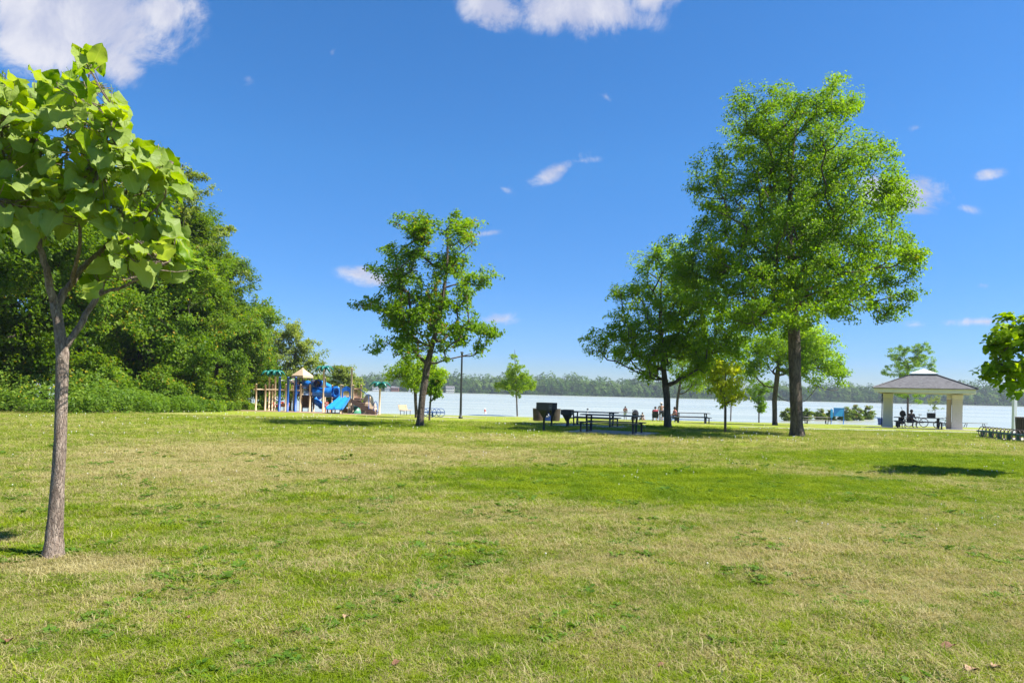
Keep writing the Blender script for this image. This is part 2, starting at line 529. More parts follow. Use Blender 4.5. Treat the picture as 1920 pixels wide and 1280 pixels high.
M_LAWN, M_GRASS, M_WATER = lawn_material(), grass_material(), water_material()
M_CONC = mat('concrete', (0.42, 0.385, 0.34), 0.85, 0.12, 3.0, 0.004, bscale=40)
M_MULCH = mat('wood_chips', (0.36, 0.235, 0.16), 0.95, 0.35, 14.0, 0.03)

xs = np.concatenate([np.linspace(-1400, -140, 22), np.arange(-120, -40, 5), np.arange(-40, 60, 1.25), np.arange(60, 130, 5), np.linspace(140, 1400, 22)])
ys = np.concatenate([np.linspace(-300, -10, 12), np.arange(-6, 100, 1.0), np.arange(100, 200, 5), np.arange(205, 740, 40), np.arange(740, 800, 6), np.linspace(810, 1300, 16)])
gx, gy = np.meshgrid(xs, ys)
gzv = gz(gx, gy)
nx, ny = len(xs), len(ys)
ii = (np.arange(ny - 1)[:, None] * nx + np.arange(nx - 1)[None, :]).ravel()
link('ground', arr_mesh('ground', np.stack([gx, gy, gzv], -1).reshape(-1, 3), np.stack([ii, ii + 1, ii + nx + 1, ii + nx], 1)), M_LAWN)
tag(bpy.data.objects['ground'], 'mown park lawn of green and straw coloured grass sloping gently down to the lake', kind='structure')
wxs = np.linspace(-1395, 1395, 40); wys = np.concatenate([np.linspace(76, 200, 24), np.linspace(230, 770, 20)])
a, b_ = np.meshgrid(wxs, wys); n_x = len(wxs)
jj = (np.arange(len(wys) - 1)[:, None] * n_x + np.arange(n_x - 1)[None, :]).ravel()
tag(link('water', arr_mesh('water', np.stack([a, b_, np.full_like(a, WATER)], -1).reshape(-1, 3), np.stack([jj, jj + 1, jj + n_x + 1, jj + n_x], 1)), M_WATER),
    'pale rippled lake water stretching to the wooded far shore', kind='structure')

EXCL = []            # quads of ground without grass
def quad_sheet(name, c4, matl, label, lift=0.012, nu=16, nv=8):
    c4 = [np.array(c, float)[:2] for c in c4]
    U, V = np.meshgrid(np.linspace(0, 1, nu + 1), np.linspace(0, 1, nv + 1))
    U, V = U[..., None], V[..., None]
    xy = c4[0] * (1 - U) * (1 - V) + c4[1] * U * (1 - V) + c4[2] * U * V + c4[3] * (1 - U) * V
    top = np.concatenate([xy, (gz(xy[..., 0], xy[..., 1]) + lift)[..., None]], -1).reshape(-1, 3)
    k = nu + 1
    i = (np.arange(nv)[:, None] * k + np.arange(nu)[None, :]).ravel()
    F = np.stack([i, i + 1, i + k + 1, i + k], 1)
    o = link(name, arr_mesh(name, top, F), matl)
    o.data.polygons.foreach_set('use_smooth', np.zeros(len(o.data.polygons), bool))
    EXCL.append(np.array(c4))
    return tag(o, label, kind='structure')
def pad(name, cx, cy, w_, d_, rz, label, lift=0.012):
    c, s = math.cos(rz), math.sin(rz)
    q = [(cx + c * a * w_ / 2 - s * b * d_ / 2, cy + s * a * w_ / 2 + c * b * d_ / 2) for a, b in ((-1, -1), (1, -1), (1, 1), (-1, 1))]
    return quad_sheet(name, q, M_CONC, label, lift)
def strip(name, pts, width, label, lift=0.012):
    """a path of constant width along ground points"""
    pts = [np.array(p, float)[:2] for p in pts]
    V, F = [], []
    dense = []
    for p, q in zip(pts[:-1], pts[1:]):
        k = max(2, int(np.linalg.norm(q - p) / 1.0))
        dense += [p + (q - p) * t / k for t in range(k)]
    dense.append(pts[-1])
    for i, p in enumerate(dense):
        tdir = dense[min(i + 1, len(dense) - 1)] - dense[max(i - 1, 0)]
        tdir = tdir / np.linalg.norm(tdir); nrm = np.array([-tdir[1], tdir[0]])
        for s_ in (-.5, 0, .5):
            q = p + nrm * s_ * width
            V.append((q[0], q[1], g1(*q) + lift))
    for i in range(len(dense) - 1):
        for k in range(2):
            a = i * 3 + k
            F.append((a, a + 1, a + 4, a + 3)[::-1])
    for p, q in zip(pts[:-1], pts[1:]):
        tdir = (q - p) / np.linalg.norm(q - p); nrm = np.array([-tdir[1], tdir[0]]) * width * .5
        EXCL.append(np.array([p - nrm, q - nrm, q + nrm, p + nrm]))
    return tag(link(name, arr_mesh(name, np.array(V), np.array(F)), M_CONC), label, kind='structure')
def inside_any(x, y):
    r = np.zeros(x.shape, bool)
    for q in EXCL:
        s1 = np.ones(x.shape, bool); s2 = np.ones(x.shape, bool)
        for i in range(4):
            a, b = q[i], q[(i + 1) % 4]
            cr = (b[0] - a[0]) * (y - a[1]) - (b[1] - a[1]) * (x - a[0])
            s1 &= cr >= 0; s2 &= cr <= 0
        r |= s1 | s2
    return r

# play area of wood chips, paths, pads
mq = [(-22.5, 48.5), (-9.6, 48.0), (-9.9, 57.5), (-22.5, 58.0)]
quad_sheet('play_area_bed', mq, M_MULCH, 'reddish brown wood chip bed under the playground', .012, 24, 12)
strip('lakeside_path', [(-27, 68.5), (-16, 66.5), (-10.5, 62), (-6.2, 53.5), (-3.6, 48.6), (-2.2, 47.4)], 1.7, 'pale concrete path curving past the lamp post to the shore')
T1 = gp(1146, 811); T1r = R(-24)
T2_ = gp(1112, 799); T2r = R(-24)
pad('table_pad', T1.x + .1, T1.y + .2, 3.4, 2.6, T1r, 'concrete pad under the nearest picnic table')
pad('table_pad', T2_.x - .1, T2_.y + .2, 3.6, 2.7, T2r, 'concrete pad under the picnic table behind the nearest one')
PAVC = Vector((0, 0, 0)); PY = 50.0
pl_, pr_ = at(1654, 798, PY), at(1805, 803, PY)
PAV = Vector(((pl_.x + pr_.x) / 2, PY, 0))
SHC = Vector((29.96, 49.65, 0)); SHR = R(-31.1)
pad('pavilion_slab', SHC.x, SHC.y, 7.4, 5.4, SHR, 'concrete slab under the picnic shelter', .02)
quad_sheet('plaza_paving', [(34.2, 48.2), (60, 40), (60, 58), (37.5, 53.5)], M_CONC, 'pinkish concrete plaza right of the shelter', .012)
quad_sheet('bike_pad', [(20.6, 29.2), (24.5, 27.0), (31, 31.5), (27, 34.5)], M_CONC, 'concrete pad under the loop bicycle rack', .012)
strip('footpath', [(12.5, 37.2), (21, 37.5), (30, 37.2), (40, 37.0)], .75, 'narrow concrete footpath crossing the lawn in front of the shelter')

# ------------------------------------------------------------------ grass
def tuft(seed, nbl, h, lean, spread, wid, kind):
    r = np.random.default_rng(seed)
    V, T = [], []
    for _ in range(nbl):
        p = r.normal(0, spread, 2)
        th = r.uniform(0, 2 * math.pi)
        hh = h * r.uniform(.5, 1.25); ln = hh * lean * r.uniform(.3, 1.4)
        d = np.array([math.cos(th), math.sin(th)]); s = np.array([-d[1], d[0]])
        if kind == 'blade':
            w_ = wid * r.uniform(.7, 1.3)
            b0 = np.array([*p, -0.01]); b1 = np.array([*(p + d * ln * .35), hh * .62]); b2 = np.array([*(p + d * ln), hh * r.uniform(.75, 1.0)])
            sw = np.array([*s, 0]) * w_
            ti = r.uniform()
            V.append([b0 - sw, b0 + sw, b1 + sw * .8, b1 - sw * .8]); T.append(ti)
            V.append([b1 - sw * .8, b1 + sw * .8, b2 + sw * .15, b2 - sw * .15]); T.append(ti)
        else:                                     # low broad weed leaf
            L = h * r.uniform(.7, 1.3); w_ = L * .3
            b0 = np.array([*(p * .3), 0.01]); mid = b0 + np.array([*(d * L * .55), L * .38]); tip = b0 + np.array([*(d * L), L * .28])
            sw = np.array([*s, .12]) * w_
            V.append([b0, mid + sw, tip, mid - sw]); T.append(2.0 + r.uniform(0, .5))
    return quads_mesh('tuft', np.array(V), T)
gcol = bpy.data.collections.new('grass_sources')
for i in range(8):
    kind = 'blade' if i < 6 else 'weed'
    me = tuft(50 + i, 40 if i < 6 else 8, [.028, .024, .021, .031, .026, .022, .048, .040][i], [1.7, 2.4, 2.9, 1.5, 2.2, 3.1, 1, 1][i], [.040, .05, .055, .036, .05, .055, .02, .02][i], .0019, kind)
    me.materials.append(M_GRASS)
    o = bpy.data.objects.new(f'tuft_{i}', me)
    gcol.objects.link(o)
def scatter_nodes(name, col):
    ng = bpy.data.node_groups.new(name, 'GeometryNodeTree')
    ng.interface.new_socket('Geometry', in_out='INPUT', socket_type='NodeSocketGeometry')
    ng.interface.new_socket('Geometry', in_out='OUTPUT', socket_type='NodeSocketGeometry')
    N = ng.nodes; L = ng.links
    gi, go = N.new('NodeGroupInput'), N.new('NodeGroupOutput')
    iop = N.new('GeometryNodeInstanceOnPoints'); ci = N.new('GeometryNodeCollectionInfo')
    ci.inputs['Collection'].default_value = col; ci.inputs['Separate Children'].default_value = True; ci.inputs['Reset Children'].default_value = True
    iop.inputs['Pick Instance'].default_value = True
    def attr(nm, typ):
        n_ = N.new('GeometryNodeInputNamedAttribute'); n_.data_type = typ; n_.inputs[0].default_value = nm
        return n_.outputs[0]
    m2p = N.new('GeometryNodeMeshToPoints')
    L.new(gi.outputs[0], m2p.inputs['Mesh']); L.new(m2p.outputs[0], iop.inputs['Points'])
    L.new(ci.outputs[0], iop.inputs['Instance'])
    L.new(attr('pick', 'INT'), iop.inputs['Instance Index'])
    L.new(attr('turn', 'FLOAT_VECTOR'), iop.inputs['Rotation'])
    L.new(attr('size', 'FLOAT'), iop.inputs['Scale'])
    L.new(iop.outputs[0], go.inputs[0])
    return ng
def scatter(name, pts, pick, turn, size, col, label, cat):
    me = bpy.data.meshes.new(name)
    me.vertices.add(len(pts)); me.vertices.foreach_set('co', np.ascontiguousarray(pts, np.float32).ravel())
    a = me.attributes.new('pick', 'INT', 'POINT'); a.data.foreach_set('value', np.ascontiguousarray(pick, np.int32))
    a = me.attributes.new('turn', 'FLOAT_VECTOR', 'POINT'); a.data.foreach_set('vector', np.ascontiguousarray(turn, np.float32).ravel())
    a = me.attributes.new('size', 'FLOAT', 'POINT'); a.data.foreach_set('value', np.ascontiguousarray(size, np.float32))
    o = bpy.data.objects.new(name, me); COL.objects.link(o)
    mo = o.modifiers.new('scatter', 'NODES'); mo.node_group = scatter_nodes(name, col)
    return tag(o, label, cat, kind='stuff')
def wedge_points(y0, y1, dens, r):
    half = .85 * y1 + 4.0                       # a margin past the sides of the view
    n = int(2 * half * (y1 - y0) * dens)
    y = r.uniform(y0, y1, n); x = r.uniform(-half, half, n)
    k = np.abs(x) < .85 * y + 4.0
    return x[k], y[k]
gxs, gys, gsz = [], [], []
for (y0, y1, dens, s0) in [(1.2, 2.6, 500, .95), (2.6, 5.5, 900, .95), (5.5, 9, 560, 1.05), (9, 14, 240, 1.25), (14, 22, 85, 1.6), (22, 36, 26, 2.1)]:
    x, y = wedge_points(y0, y1, dens, rng)
    gxs.append(x); gys.append(y); gsz.append(s0 * rng.uniform(.65, 1.25, len(x)))
x, y, sz = np.concatenate(gxs), np.concatenate(gys), np.concatenate(gsz)
keep = ~inside_any(x, y)
x, y, sz = x[keep], y[keep], sz[keep]
def cheap_noise(x, y, f, seed):
    r = np.random.default_rng(seed); v = 0
    for _ in range(9):
        th = r.uniform(0, 6.28); k = f * r.uniform(.5, 2.0)
        v = v + np.sin((x * math.cos(th) + y * math.sin(th)) * k + r.uniform(0, 6.28))
    return v / 3
pick = rng.integers(0, 6, len(x))
weedy = (cheap_noise(x, y, 4.0, 3) > .45) & (rng.uniform(size=len(x)) < .085) & (y < 16)
pick[weedy] = rng.integers(6, 8, weedy.sum())
sz = sz * np.clip(1 + .22 * cheap_noise(x, y, 3.2, 5) + .12 * cheap_noise(x, y, 11, 6), .6, 1.7)
turn = np.stack([rng.normal(0, .12, len(x)), rng.normal(0, .12, len(x)), rng.uniform(0, 6.28, len(x))], 1)
scatter('grass', np.stack([x, y, gz(x, y)], 1), pick, turn, sz, gcol, 'short mown grass with straw patches and low weeds covering the lawn', 'grass')

# clover heads
M_CLOVER = mat('clover_white', (0.72, 0.70, 0.62), 0.8, 0.1, 30)
ccol = bpy.data.collections.new('clover_sources')
for i in range(2):
    mb = MB(); mb.ball((0, 0, .055), .011, 6); mb.tube([(0, 0, 0), (.004, 0, .05)], .0015, 3, cap=False)
    me = mb.mesh('clover'); me.materials.append(M_CLOVER)
    ccol.objects.link(bpy.data.objects.new(f'clover_{i}', me))
x, y = wedge_points(5.5, 42, .9, rng)
k = (cheap_noise(x, y, .7, 9) > .35) & ~inside_any(x, y)
x, y = x[k], y[k]
scatter('clover_flowers', np.stack([x, y, gz(x, y)], 1), rng.integers(0, 2, len(x)), np.stack([x * 0, x * 0, x], 1), np.clip(y / 14, .8, 2.0), ccol,
        'white clover heads sprinkled through the lawn', 'flowers')

# ------------------------------------------------------------------ far shore
M_FAR = leaf_mat('far_foliage', (0.036, 0.080, 0.014), (0.068, 0.130, 0.020), (0.145, 0.215, 0.042), trans=0.15, patch=0.03)
M_FAR.node_tree.nodes['Principled BSDF'].inputs['Specular IOR Level'].default_value = 0.0
def clump_quads(c, nrm, size, r):
    """leafy patches: quads of random tilt round given centres"""
    n = len(c)
    nrm = nrm + r.normal(0, .40, (n, 3)); nrm /= np.linalg.norm(nrm, axis=1, keepdims=True)
    a = np.cross(nrm, r.normal(0, 1, (n, 3))); a /= np.linalg.norm(a, axis=1, keepdims=True)
    b = np.cross(nrm, a)
    a *= size[:, None] * .5; b *= size[:, None] * .5 * r.uniform(.6, 1.1, (n, 1))
    return np.stack([c - a, c - b * .9, c + a, c + b * .9], 1)
cs, ns, szs, ts = [], [], [], []
tx = []
for row, (yy0, hgt, step) in enumerate([(764, 11, 7.5), (776, 15.5, 7), (792, 18.5, 8), (815, 20, 9)]):
    xx = -760
    while xx < 800:
        xx += step * rng.uniform(.5, 1.5)
        tx.append((xx, yy0 + rng.uniform(-5, 5), hgt * rng.uniform(.72, 1.22) * (1.12 if xx > 470 else 1) * (1.25 if rng.uniform() < .06 else 1), row))
for (xx, yv, h, row) in tx:
    h *= 1 + .10 * math.sin(xx * .013 + 1) + .07 * math.sin(xx * .041)
    rad = h * rng.uniform(.34, .56)
    n = 300
    d = rng.normal(0, 1, (n, 3)); d /= np.linalg.norm(d, axis=1, keepdims=True)
    d[:, 1] = -np.abs(d[:, 1]) * np.where(rng.uniform(size=n) < .8, 1, -1)
    cz = h * .52; rz_ = h * .48
    rr = rng.uniform(.70, 1.0, (n, 1)) * (1 + .22 * np.sin(d[:, :1] * 5 + xx) * np.cos(d[:, 2:] * 4 + xx * 2))
    p = d * rr * np.array([rad, rad, rz_]) + np.array([xx, yv, max(-1.3, g1(xx, yv)) + cz])
    cs.append(p); ns.append(d + np.array([0, 0, .3])); szs.append(rng.uniform(1.3, 3.0, n)); ts.append(np.clip(rng.uniform(.0, 1.0) * .75 + rng.uniform(0, .3, n), 0, 1))
# low growth along the waterline
n = 9000
p = np.stack([rng.uniform(-760, 800, n), rng.uniform(756, 762, n), rng.uniform(-1.5, 3.0, n)], 1)
cs.append(p); ns.append(np.tile([0, -1, .4], (n, 1))); szs.append(rng.uniform(.8, 2.0, n)); ts.append(rng.uniform(0, .6, n))
V = clump_quads(np.concatenate(cs), np.concatenate(ns), np.concatenate(szs), rng)
tag(link('far_woods', quads_mesh('far_woods', V, np.concatenate(ts)), M_FAR), 'hazy band of woods along the far shore of the lake', 'woods', kind='stuff')

# ------------------------------------------------------------------ haze: one closed box of thin air around everything
mh = bpy.data.materials.new('haze_air'); mh.use_nodes = True; mh.node_tree.nodes.clear()
th_ = NT(mh.node_tree)
pv = th_.n('ShaderNodeVolumePrincipled')
pv.inputs['Color'].default_value = (0.80, 0.88, 1.0, 1)
pv.inputs['Density'].default_value = 0.00021
pv.inputs['Anisotropy'].default_value = 0.1
oo = th_.n('ShaderNodeOutputMaterial'); th_.put(oo.inputs['Volume'], pv.outputs[0])
mb = MB(); mb.box((0, 500, 14.5), (2840, 1640, 45))
tag(link('haze', mb, mh), 'thin summer haze over the lake', kind='stuff')
# ------------------------------------------------------------------ trees
BARK = bark_mat('bark_grey_brown', (0.055, 0.042, 0.032), (0.19, 0.15, 0.115), 9, .03)
BARK_D = bark_mat('bark_dark', (0.03, 0.025, 0.02), (0.10, 0.08, 0.06), 7, .03)
BARK_C = bark_mat('bark_catalpa', (0.19, 0.135, 0.10), (0.47, 0.375, 0.295), 30, .014)
L_MAPLE = leaf_mat('maple_leaves', (0.070, 0.147, 0.0042), (0.131, 0.245, 0.0056), (0.240, 0.350, 0.0084), odd=(0.18, 0.19, .02), odd_at=1.04, trans=.5)
L_AUTUMN = leaf_mat('maple_leaves_turning', (0.071, 0.151, 0.0054), (0.136, 0.250, 0.0067), (0.231, 0.343, 0.0095), odd=(0.26, 0.15, .04), odd_at=.985, trans=.5)
L_LIME = leaf_mat('lime_green_leaves', (0.108, 0.204, 0.0036), (0.204, 0.318, 0.0060), (0.306, 0.396, 0.0096), trans=.55)
L_YELLOW = leaf_mat('yellowing_leaves', (0.27, 0.36, 0.012), (0.45, 0.50, 0.02), (0.62, 0.60, 0.04), trans=.6)  # own yellow, brightened in colour to look sunlit although the sapling stands shaded
L_PALE = leaf_mat('grey_green_leaves', (0.105, 0.16, 0.03), (0.20, 0.26, 0.05), (0.31, 0.36, 0.085), trans=.4)
L_WOOD = leaf_mat('wood_leaves', (0.042, 0.084, 0.0041), (0.084, 0.158, 0.0052), (0.182, 0.257, 0.0082), odd=(0.24, 0.22, .02), odd_at=1.02, patch=.22)
L_WOODY = leaf_mat('wood_leaves_yellowish', (0.050, 0.109, 0.0086), (0.114, 0.207, 0.0121), (0.230, 0.316, 0.0183), odd=(0.38, 0.27, .025), odd_at=.985, patch=.3)
L_SPRUCE = leaf_mat('spruce_needles', (0.035, 0.06, 0.022), (0.07, 0.105, 0.03), (0.12, 0.16, 0.05), trans=.15)
L_HERB = leaf_mat('herb_leaves', (0.061, 0.132, 0.0132), (0.132, 0.231, 0.0220), (0.253, 0.341, 0.0330), odd=(0.46, 0.38, .025), odd_at=1.02, patch=.5)
L_BUSH = leaf_mat('bush_leaves', (0.072, 0.120, 0.0240), (0.144, 0.216, 0.0480), (0.264, 0.324, 0.0960), odd=(0.30, 0.13, .07), odd_at=.95, patch=.9)

def leaf_quads(pos, out, size, r, droop=.35, up=.8, wide=.62):
    """folded diamond leaves, each with its own tilt"""
    n = len(pos)
    nr = out * .55 + r.normal(0, .55, (n, 3)) + np.array([0, 0, up])
    nr /= np.linalg.norm(nr, axis=1, keepdims=True)
    t = r.normal(0, 1, (n, 3)) + out * .8 + np.array([0, 0, -droop])
    t -= nr * (t * nr).sum(1, keepdims=True); t /= np.linalg.norm(t, axis=1, keepdims=True)
    b = np.cross(nr, t)
    L = (size * r.uniform(.6, 1.35, n))[:, None]
    base = pos - t * L * .5
    midp = pos - t * L * .05
    return np.stack([base, midp + b * L * wide * .5 + nr * L * .10, pos + t * L * .5 - np.array([0, 0, 1]) * L * droop * .35, midp - b * L * wide * .5 + nr * L * .10], 1)
HEX = [(-.5, 0), (-.32, .34), (.02, .42), (.22, .22), (.5, 0), (.22, -.22), (.02, -.42), (-.32, -.34)]
def leaf_hex(pos, out, size, r):
    n = len(pos)
    nr = out * .5 + r.normal(0, .5, (n, 3)) + np.array([0, 0, .9]); nr /= np.linalg.norm(nr, axis=1, keepdims=True)
    t = r.normal(0, 1, (n, 3)) + out; t -= nr * (t * nr).sum(1, keepdims=True); t /= np.linalg.norm(t, axis=1, keepdims=True)
    b = np.cross(nr, t); L = (size * r.uniform(.7, 1.3, n))[:, None]
    return np.stack([pos + t * L * a + b * L * c + nr * L * abs(c) * .35 for a, c in HEX], 1)

def edge_tubes(nodes, par, rad, idx, n):
    """tapered n-gon tubes for the edges idx (child ids), as quads"""
    p0, p1 = nodes[par[idx]], nodes[idx]
    r0, r1 = np.minimum(rad[par[idx]], rad[idx] * 1.6), rad[idx]
    t = p1 - p0; L = np.linalg.norm(t, axis=1, keepdims=True); t = t / np.maximum(L, 1e-6)
    ref = np.where(np.abs(t[:, 2:]) < .9, np.array([[0, 0, 1.]]), np.array([[1., 0, 0]]))
    a = np.cross(t, ref); a /= np.linalg.norm(a, axis=1, keepdims=True); b = np.cross(t, a)
    th = np.arange(n) * 2 * math.pi / n
    ring = a[:, None, :] * np.cos(th)[None, :, None] + b[:, None, :] * np.sin(th)[None, :, None]
    A = p0[:, None, :] + ring * r0[:, None, None]; B = p1[:, None, :] + ring * r1[:, None, None]
    V = np.concatenate([A, B], 1).reshape(-1, 3)
    m = len(idx); k = np.arange(n); l = (k + 1) % n
    F = np.stack([k, l, n + l, n + k], 1)[None] + (np.arange(m) * 2 * n)[:, None, None]
    return V, F.reshape(-1, 4)

def skeleton(trunk, clusters, r, seg=.45, start=1, up_pen=.35):
    """trunk: stem points from the ground up; clusters: places that carry leaves. Each is joined to the nearest fitting wood."""
    nodes = [np.array(p, float) for p in trunk]; par = [0] + list(range(len(trunk) - 1)); plen = [0.0]
    for i in range(1, len(nodes)): plen.append(plen[-1] + np.linalg.norm(nodes[i] - nodes[i - 1]))
    nodes = np.array(nodes); par = list(par); plen = list(plen)
    base = nodes[start]
    order = np.argsort(np.linalg.norm(clusters - base, axis=1))
    tips = []
    for c in clusters[order]:
        d = np.linalg.norm(nodes - c, axis=1)
        rise = (c[2] - nodes[:, 2])
        cost = d + .30 * np.array(plen) + np.where(rise < 0.25 * d, (0.25 * d - rise) * up_pen, 0)
        cost[:start] = 1e9
        k = int(np.argmin(cost)); p = nodes[k]; D = d[k]
        m = max(1, int(round(D / seg)))
        new = []; pk = k
        side = r.normal(0, .09, 3) * D
        for j in range(1, m + 1):
            f = j / m
            q = p + (c - p) * f + np.array([0, 0, -1]) * (.10 * D * math.sin(math.pi * f)) + side * math.sin(math.pi * f) + (r.normal(0, .03, 3) * (j < m))
            new.append(q); par.append(pk); plen.append(plen[pk] + np.linalg.norm(q - (p if j == 1 else new[-2]))); pk = len(par) - 1
        nodes = np.vstack([nodes, new]); tips.append(pk)
    return nodes, np.array(par), np.array(tips)

def wood_mesh(name, nodes, par, tips, trunk_r, ntrunk, tip_r, r, flare=1.5, sides=12):
    n = len(nodes)
    cnt = np.zeros(n)
    cnt[tips] += 1
    for i in range(n - 1, 0, -1):
        if par[i] != i: cnt[par[i]] += cnt[i]
    cnt = np.maximum(cnt, .5)
    N = max(cnt[0], 2)
    p = math.log(N) / math.log(max(trunk_r / tip_r, 1.01))
    rad = tip_r * cnt ** (1 / max(p, .5))
    # the stem
    mb = MB()
    pts = [nodes[i] for i in range(ntrunk)]
    rr = [max(rad[i], trunk_r * (1 - .75 * (i / (ntrunk - 1)) ** 1.2) * .9) for i in range(ntrunk)]
    ev, er = [], []
    for i in range(ntrunk - 1):
        for j in range(4):
            f = j / 4; ev.append(pts[i] * (1 - f) + pts[i + 1] * f); er.append(rr[i] * (1 - f) + rr[i + 1] * f)
    ev.append(pts[-1]); er.append(rr[-1])
    out_v, out_f = [], []
    for i, (q, ra) in enumerate(zip(ev, er)):
        h = q[2] - ev[0][2]
        fl = 1 + (flare - 1) * math.exp(-h / (trunk_r * 1.3))
        for k in range(sides):
            th = 2 * math.pi * k / sides
            wob = 1 + .07 * math.sin(3 * th + h * 1.1) + .05 * math.sin(5 * th - h * 2.3) + (fl - 1) * .55 * math.sin(4 * th + 1)
            out_v.append(q + np.array([math.cos(th), math.sin(th), 0]) * ra * fl * wob)
    out_v = np.array(out_v); out_v[:sides, 2] -= .12
    for i in range(len(ev) - 1):
        for k in range(sides):
            l = (k + 1) % sides; out_f.append((i * sides + k, i * sides + l, (i + 1) * sides + l, (i + 1) * sides + k))
    Vs, Fs = [out_v], [np.array(out_f)]; off = len(out_v)
    rest = np.arange(ntrunk, n)
    for lo, hi, ns in ((0, .018, 3), (.018, .05, 5), (.05, 9, 8)):
        idx = rest[(rad[rest] >= lo) & (rad[rest] < hi)]
        if len(idx):
            v, f = edge_tubes(nodes, par, rad, idx, ns)
            Vs.append(v); Fs.append(f + off); off += len(v)
    return arr_mesh(name, np.concatenate(Vs), np.concatenate(Fs))

def sample_lobes(lobes, n, r, shell=.5):
    L = np.array(lobes, float)
    wgt = L[:, 3] ** 2.2; wgt /= wgt.sum()
    k = r.choice(len(L), n, p=wgt)
    d = r.normal(0, 1, (n, 3)); d /= np.linalg.norm(d, axis=1, keepdims=True)
    rad = L[k, 3] * (r.uniform(0, 1, n) ** shell)
    return L[k, :3] + d * rad[:, None]

def make_tree(name, label, base, stem, lobes, trunk_r, nclus, nleaf, lsize, lm, bm, seed, csize=.5, tip_r=.010, group=None, start=None, seg=.45, shell=.45, flare=1.5,
              leaves=leaf_quads, cat='tree', droop=.35, up=.8, zsq=.62, sides=12):
    """base: foot of the tree; stem and lobes relative to it; lobes: x, y, z, radius of leafy masses"""
    r = np.random.default_rng(seed)
    cl = sample_lobes(lobes, nclus, r, shell)
    if start is None: start = max(1, len(stem) // 2 - 1)
    nodes, par, tips = skeleton(stem, cl, r, seg, start)
    root = thing(name, label, cat, base, group=group)
    link('trunk', wood_mesh('trunk', nodes, par, tips, trunk_r, len(stem), tip_r, r, flare, sides), bm, root)
    per = r.multinomial(nleaf, np.full(len(tips), 1 / len(tips)))
    k = np.repeat(np.arange(len(tips)), per)
    tp = nodes[tips][k]
    # leaves sit in small sprays round each twig end
    def ball(m):
        d = r.normal(0, 1, (m, 3)); d /= np.linalg.norm(d, axis=1, keepdims=True)
        return d * r.uniform(0, 1, (m, 1)) ** .45
    NS = 8
    spray = ball(len(tips) * NS).reshape(len(tips), NS, 3) * np.array([1, 1, zsq]) * csize * 1.7 * r.uniform(.6, 1.15, (len(tips), 1, 1))
    jit = spray[k, r.integers(0, NS, len(k))] + ball(len(k)) * np.array([1, 1, .7]) * csize * .75
    # part of the leaves sit back along the twig
    back = nodes[par[tips]][k]
    f = r.uniform(0, .8, len(k))[:, None] * (r.uniform(size=(len(k), 1)) < .5)
    pos = tp * (1 - f) + back * f + jit
    ctr = np.average(np.array(lobes)[:, :3], axis=0, weights=np.array(lobes)[:, 3])
    out = pos - ctr; out /= np.maximum(np.linalg.norm(out, axis=1, keepdims=True), .01)
    if leaves is leaf_quads: V = leaf_quads(pos, out, lsize, r, droop, up)
    else: V = leaves(pos, out, lsize, r)
    clt = r.uniform(-.18, .18, len(tips))[k]
    tint = np.clip(r.uniform(.05, .95, len(k)) + clt, 0, 1)
    link('crown', quads_mesh('crown', V, tint, V.shape[1]), lm, root)
    return root

def px_lobes(base, lobes, seed, depth=1.0, scale=1.0):
    """leafy masses given by where they show in the photo; each gets a real distance so the crown is as deep as wide"""
    r = np.random.default_rng(seed)
    Y0 = base.y; res = []
    us = np.array([l[0] for l in lobes], float); cu = us.mean(); half = max(np.ptp(us) / 2, 20) / FPX * Y0
    for i, (u, v, q) in enumerate(lobes):
        rr = q / FPX * Y0
        dx = (u - cu) / FPX * Y0
        room = math.sqrt(max(half ** 2 - dx ** 2, 0)) * .75 * depth
        for sgn in (-1, 1):
            y = Y0 + sgn * room * r.uniform(.15, .95)
            p = at(u, v, y) - base
            res.append((p.x, y - Y0, p.z, rr * scale * y / Y0))
    return res
def px_stem(base, pts, n_extra=1):
    out = [np.array((0, 0, 0.0))]
    for (u, v) in pts:
        p = at(u, v, base.y) - base
        out.append(np.array(p))
    dense = [out[0]]
    for a, b in zip(out[:-1], out[1:]):
        for k in range(1, n_extra + 2): dense.append(a + (b - a) * k / (n_extra + 1))
    return dense

L_MAPLE2 = leaf_mat('maple_leaves_lightened', (0.090, 0.175, 0.0050), (0.165, 0.285, 0.0065), (0.287, 0.400, 0.0100), trans=.6)  # maple colours lightened in place of the sun missing from shaded crowns
# the tall maple right of the middle of the lawn
b = gp(1495, 818)
make_tree('maple_tree', 'tallest maple on the lawn with a broad rounded crown and thick bare trunk', b,
          px_stem(b, [(1490, 700), (1489, 620), (1484, 520), (1480, 420), (1482, 330), (1490, 250)], 2),
          px_lobes(b, [(1312, 350, 28), (1290, 470, 26), (1278, 505, 26), (1330, 440, 42), (1715, 470, 24), (1708, 545, 24), (1640, 275, 32), (1590, 215, 30), (1598, 178, 20), (1392, 235, 34), (1475, 165, 30), (1550, 165, 28), (1420, 170, 18), (1510, 195, 62), (1425, 220, 66), (1565, 200, 46), (1385, 195, 26), (1360, 320, 66), (1470, 330, 100), (1580, 330, 86), (1650, 320, 42), (1665, 375, 48),
                       (1335, 380, 45), (1390, 440, 90), (1500, 450, 112), (1610, 460, 100), (1695, 470, 42), (1345, 520, 70), (1450, 550, 92), (1560, 550, 90), (1665, 545, 62), (1625, 598, 32),
                       (1300, 545, 34), (1415, 590, 42), (1500, 400, 80), (1460, 260, 70), (1530, 265, 60)], 1),
          .232, 950, 140000, .108, L_MAPLE, BARK, 21, csize=.305, start=8, tip_r=.010, flare=1.45, shell=.5, sides=18)
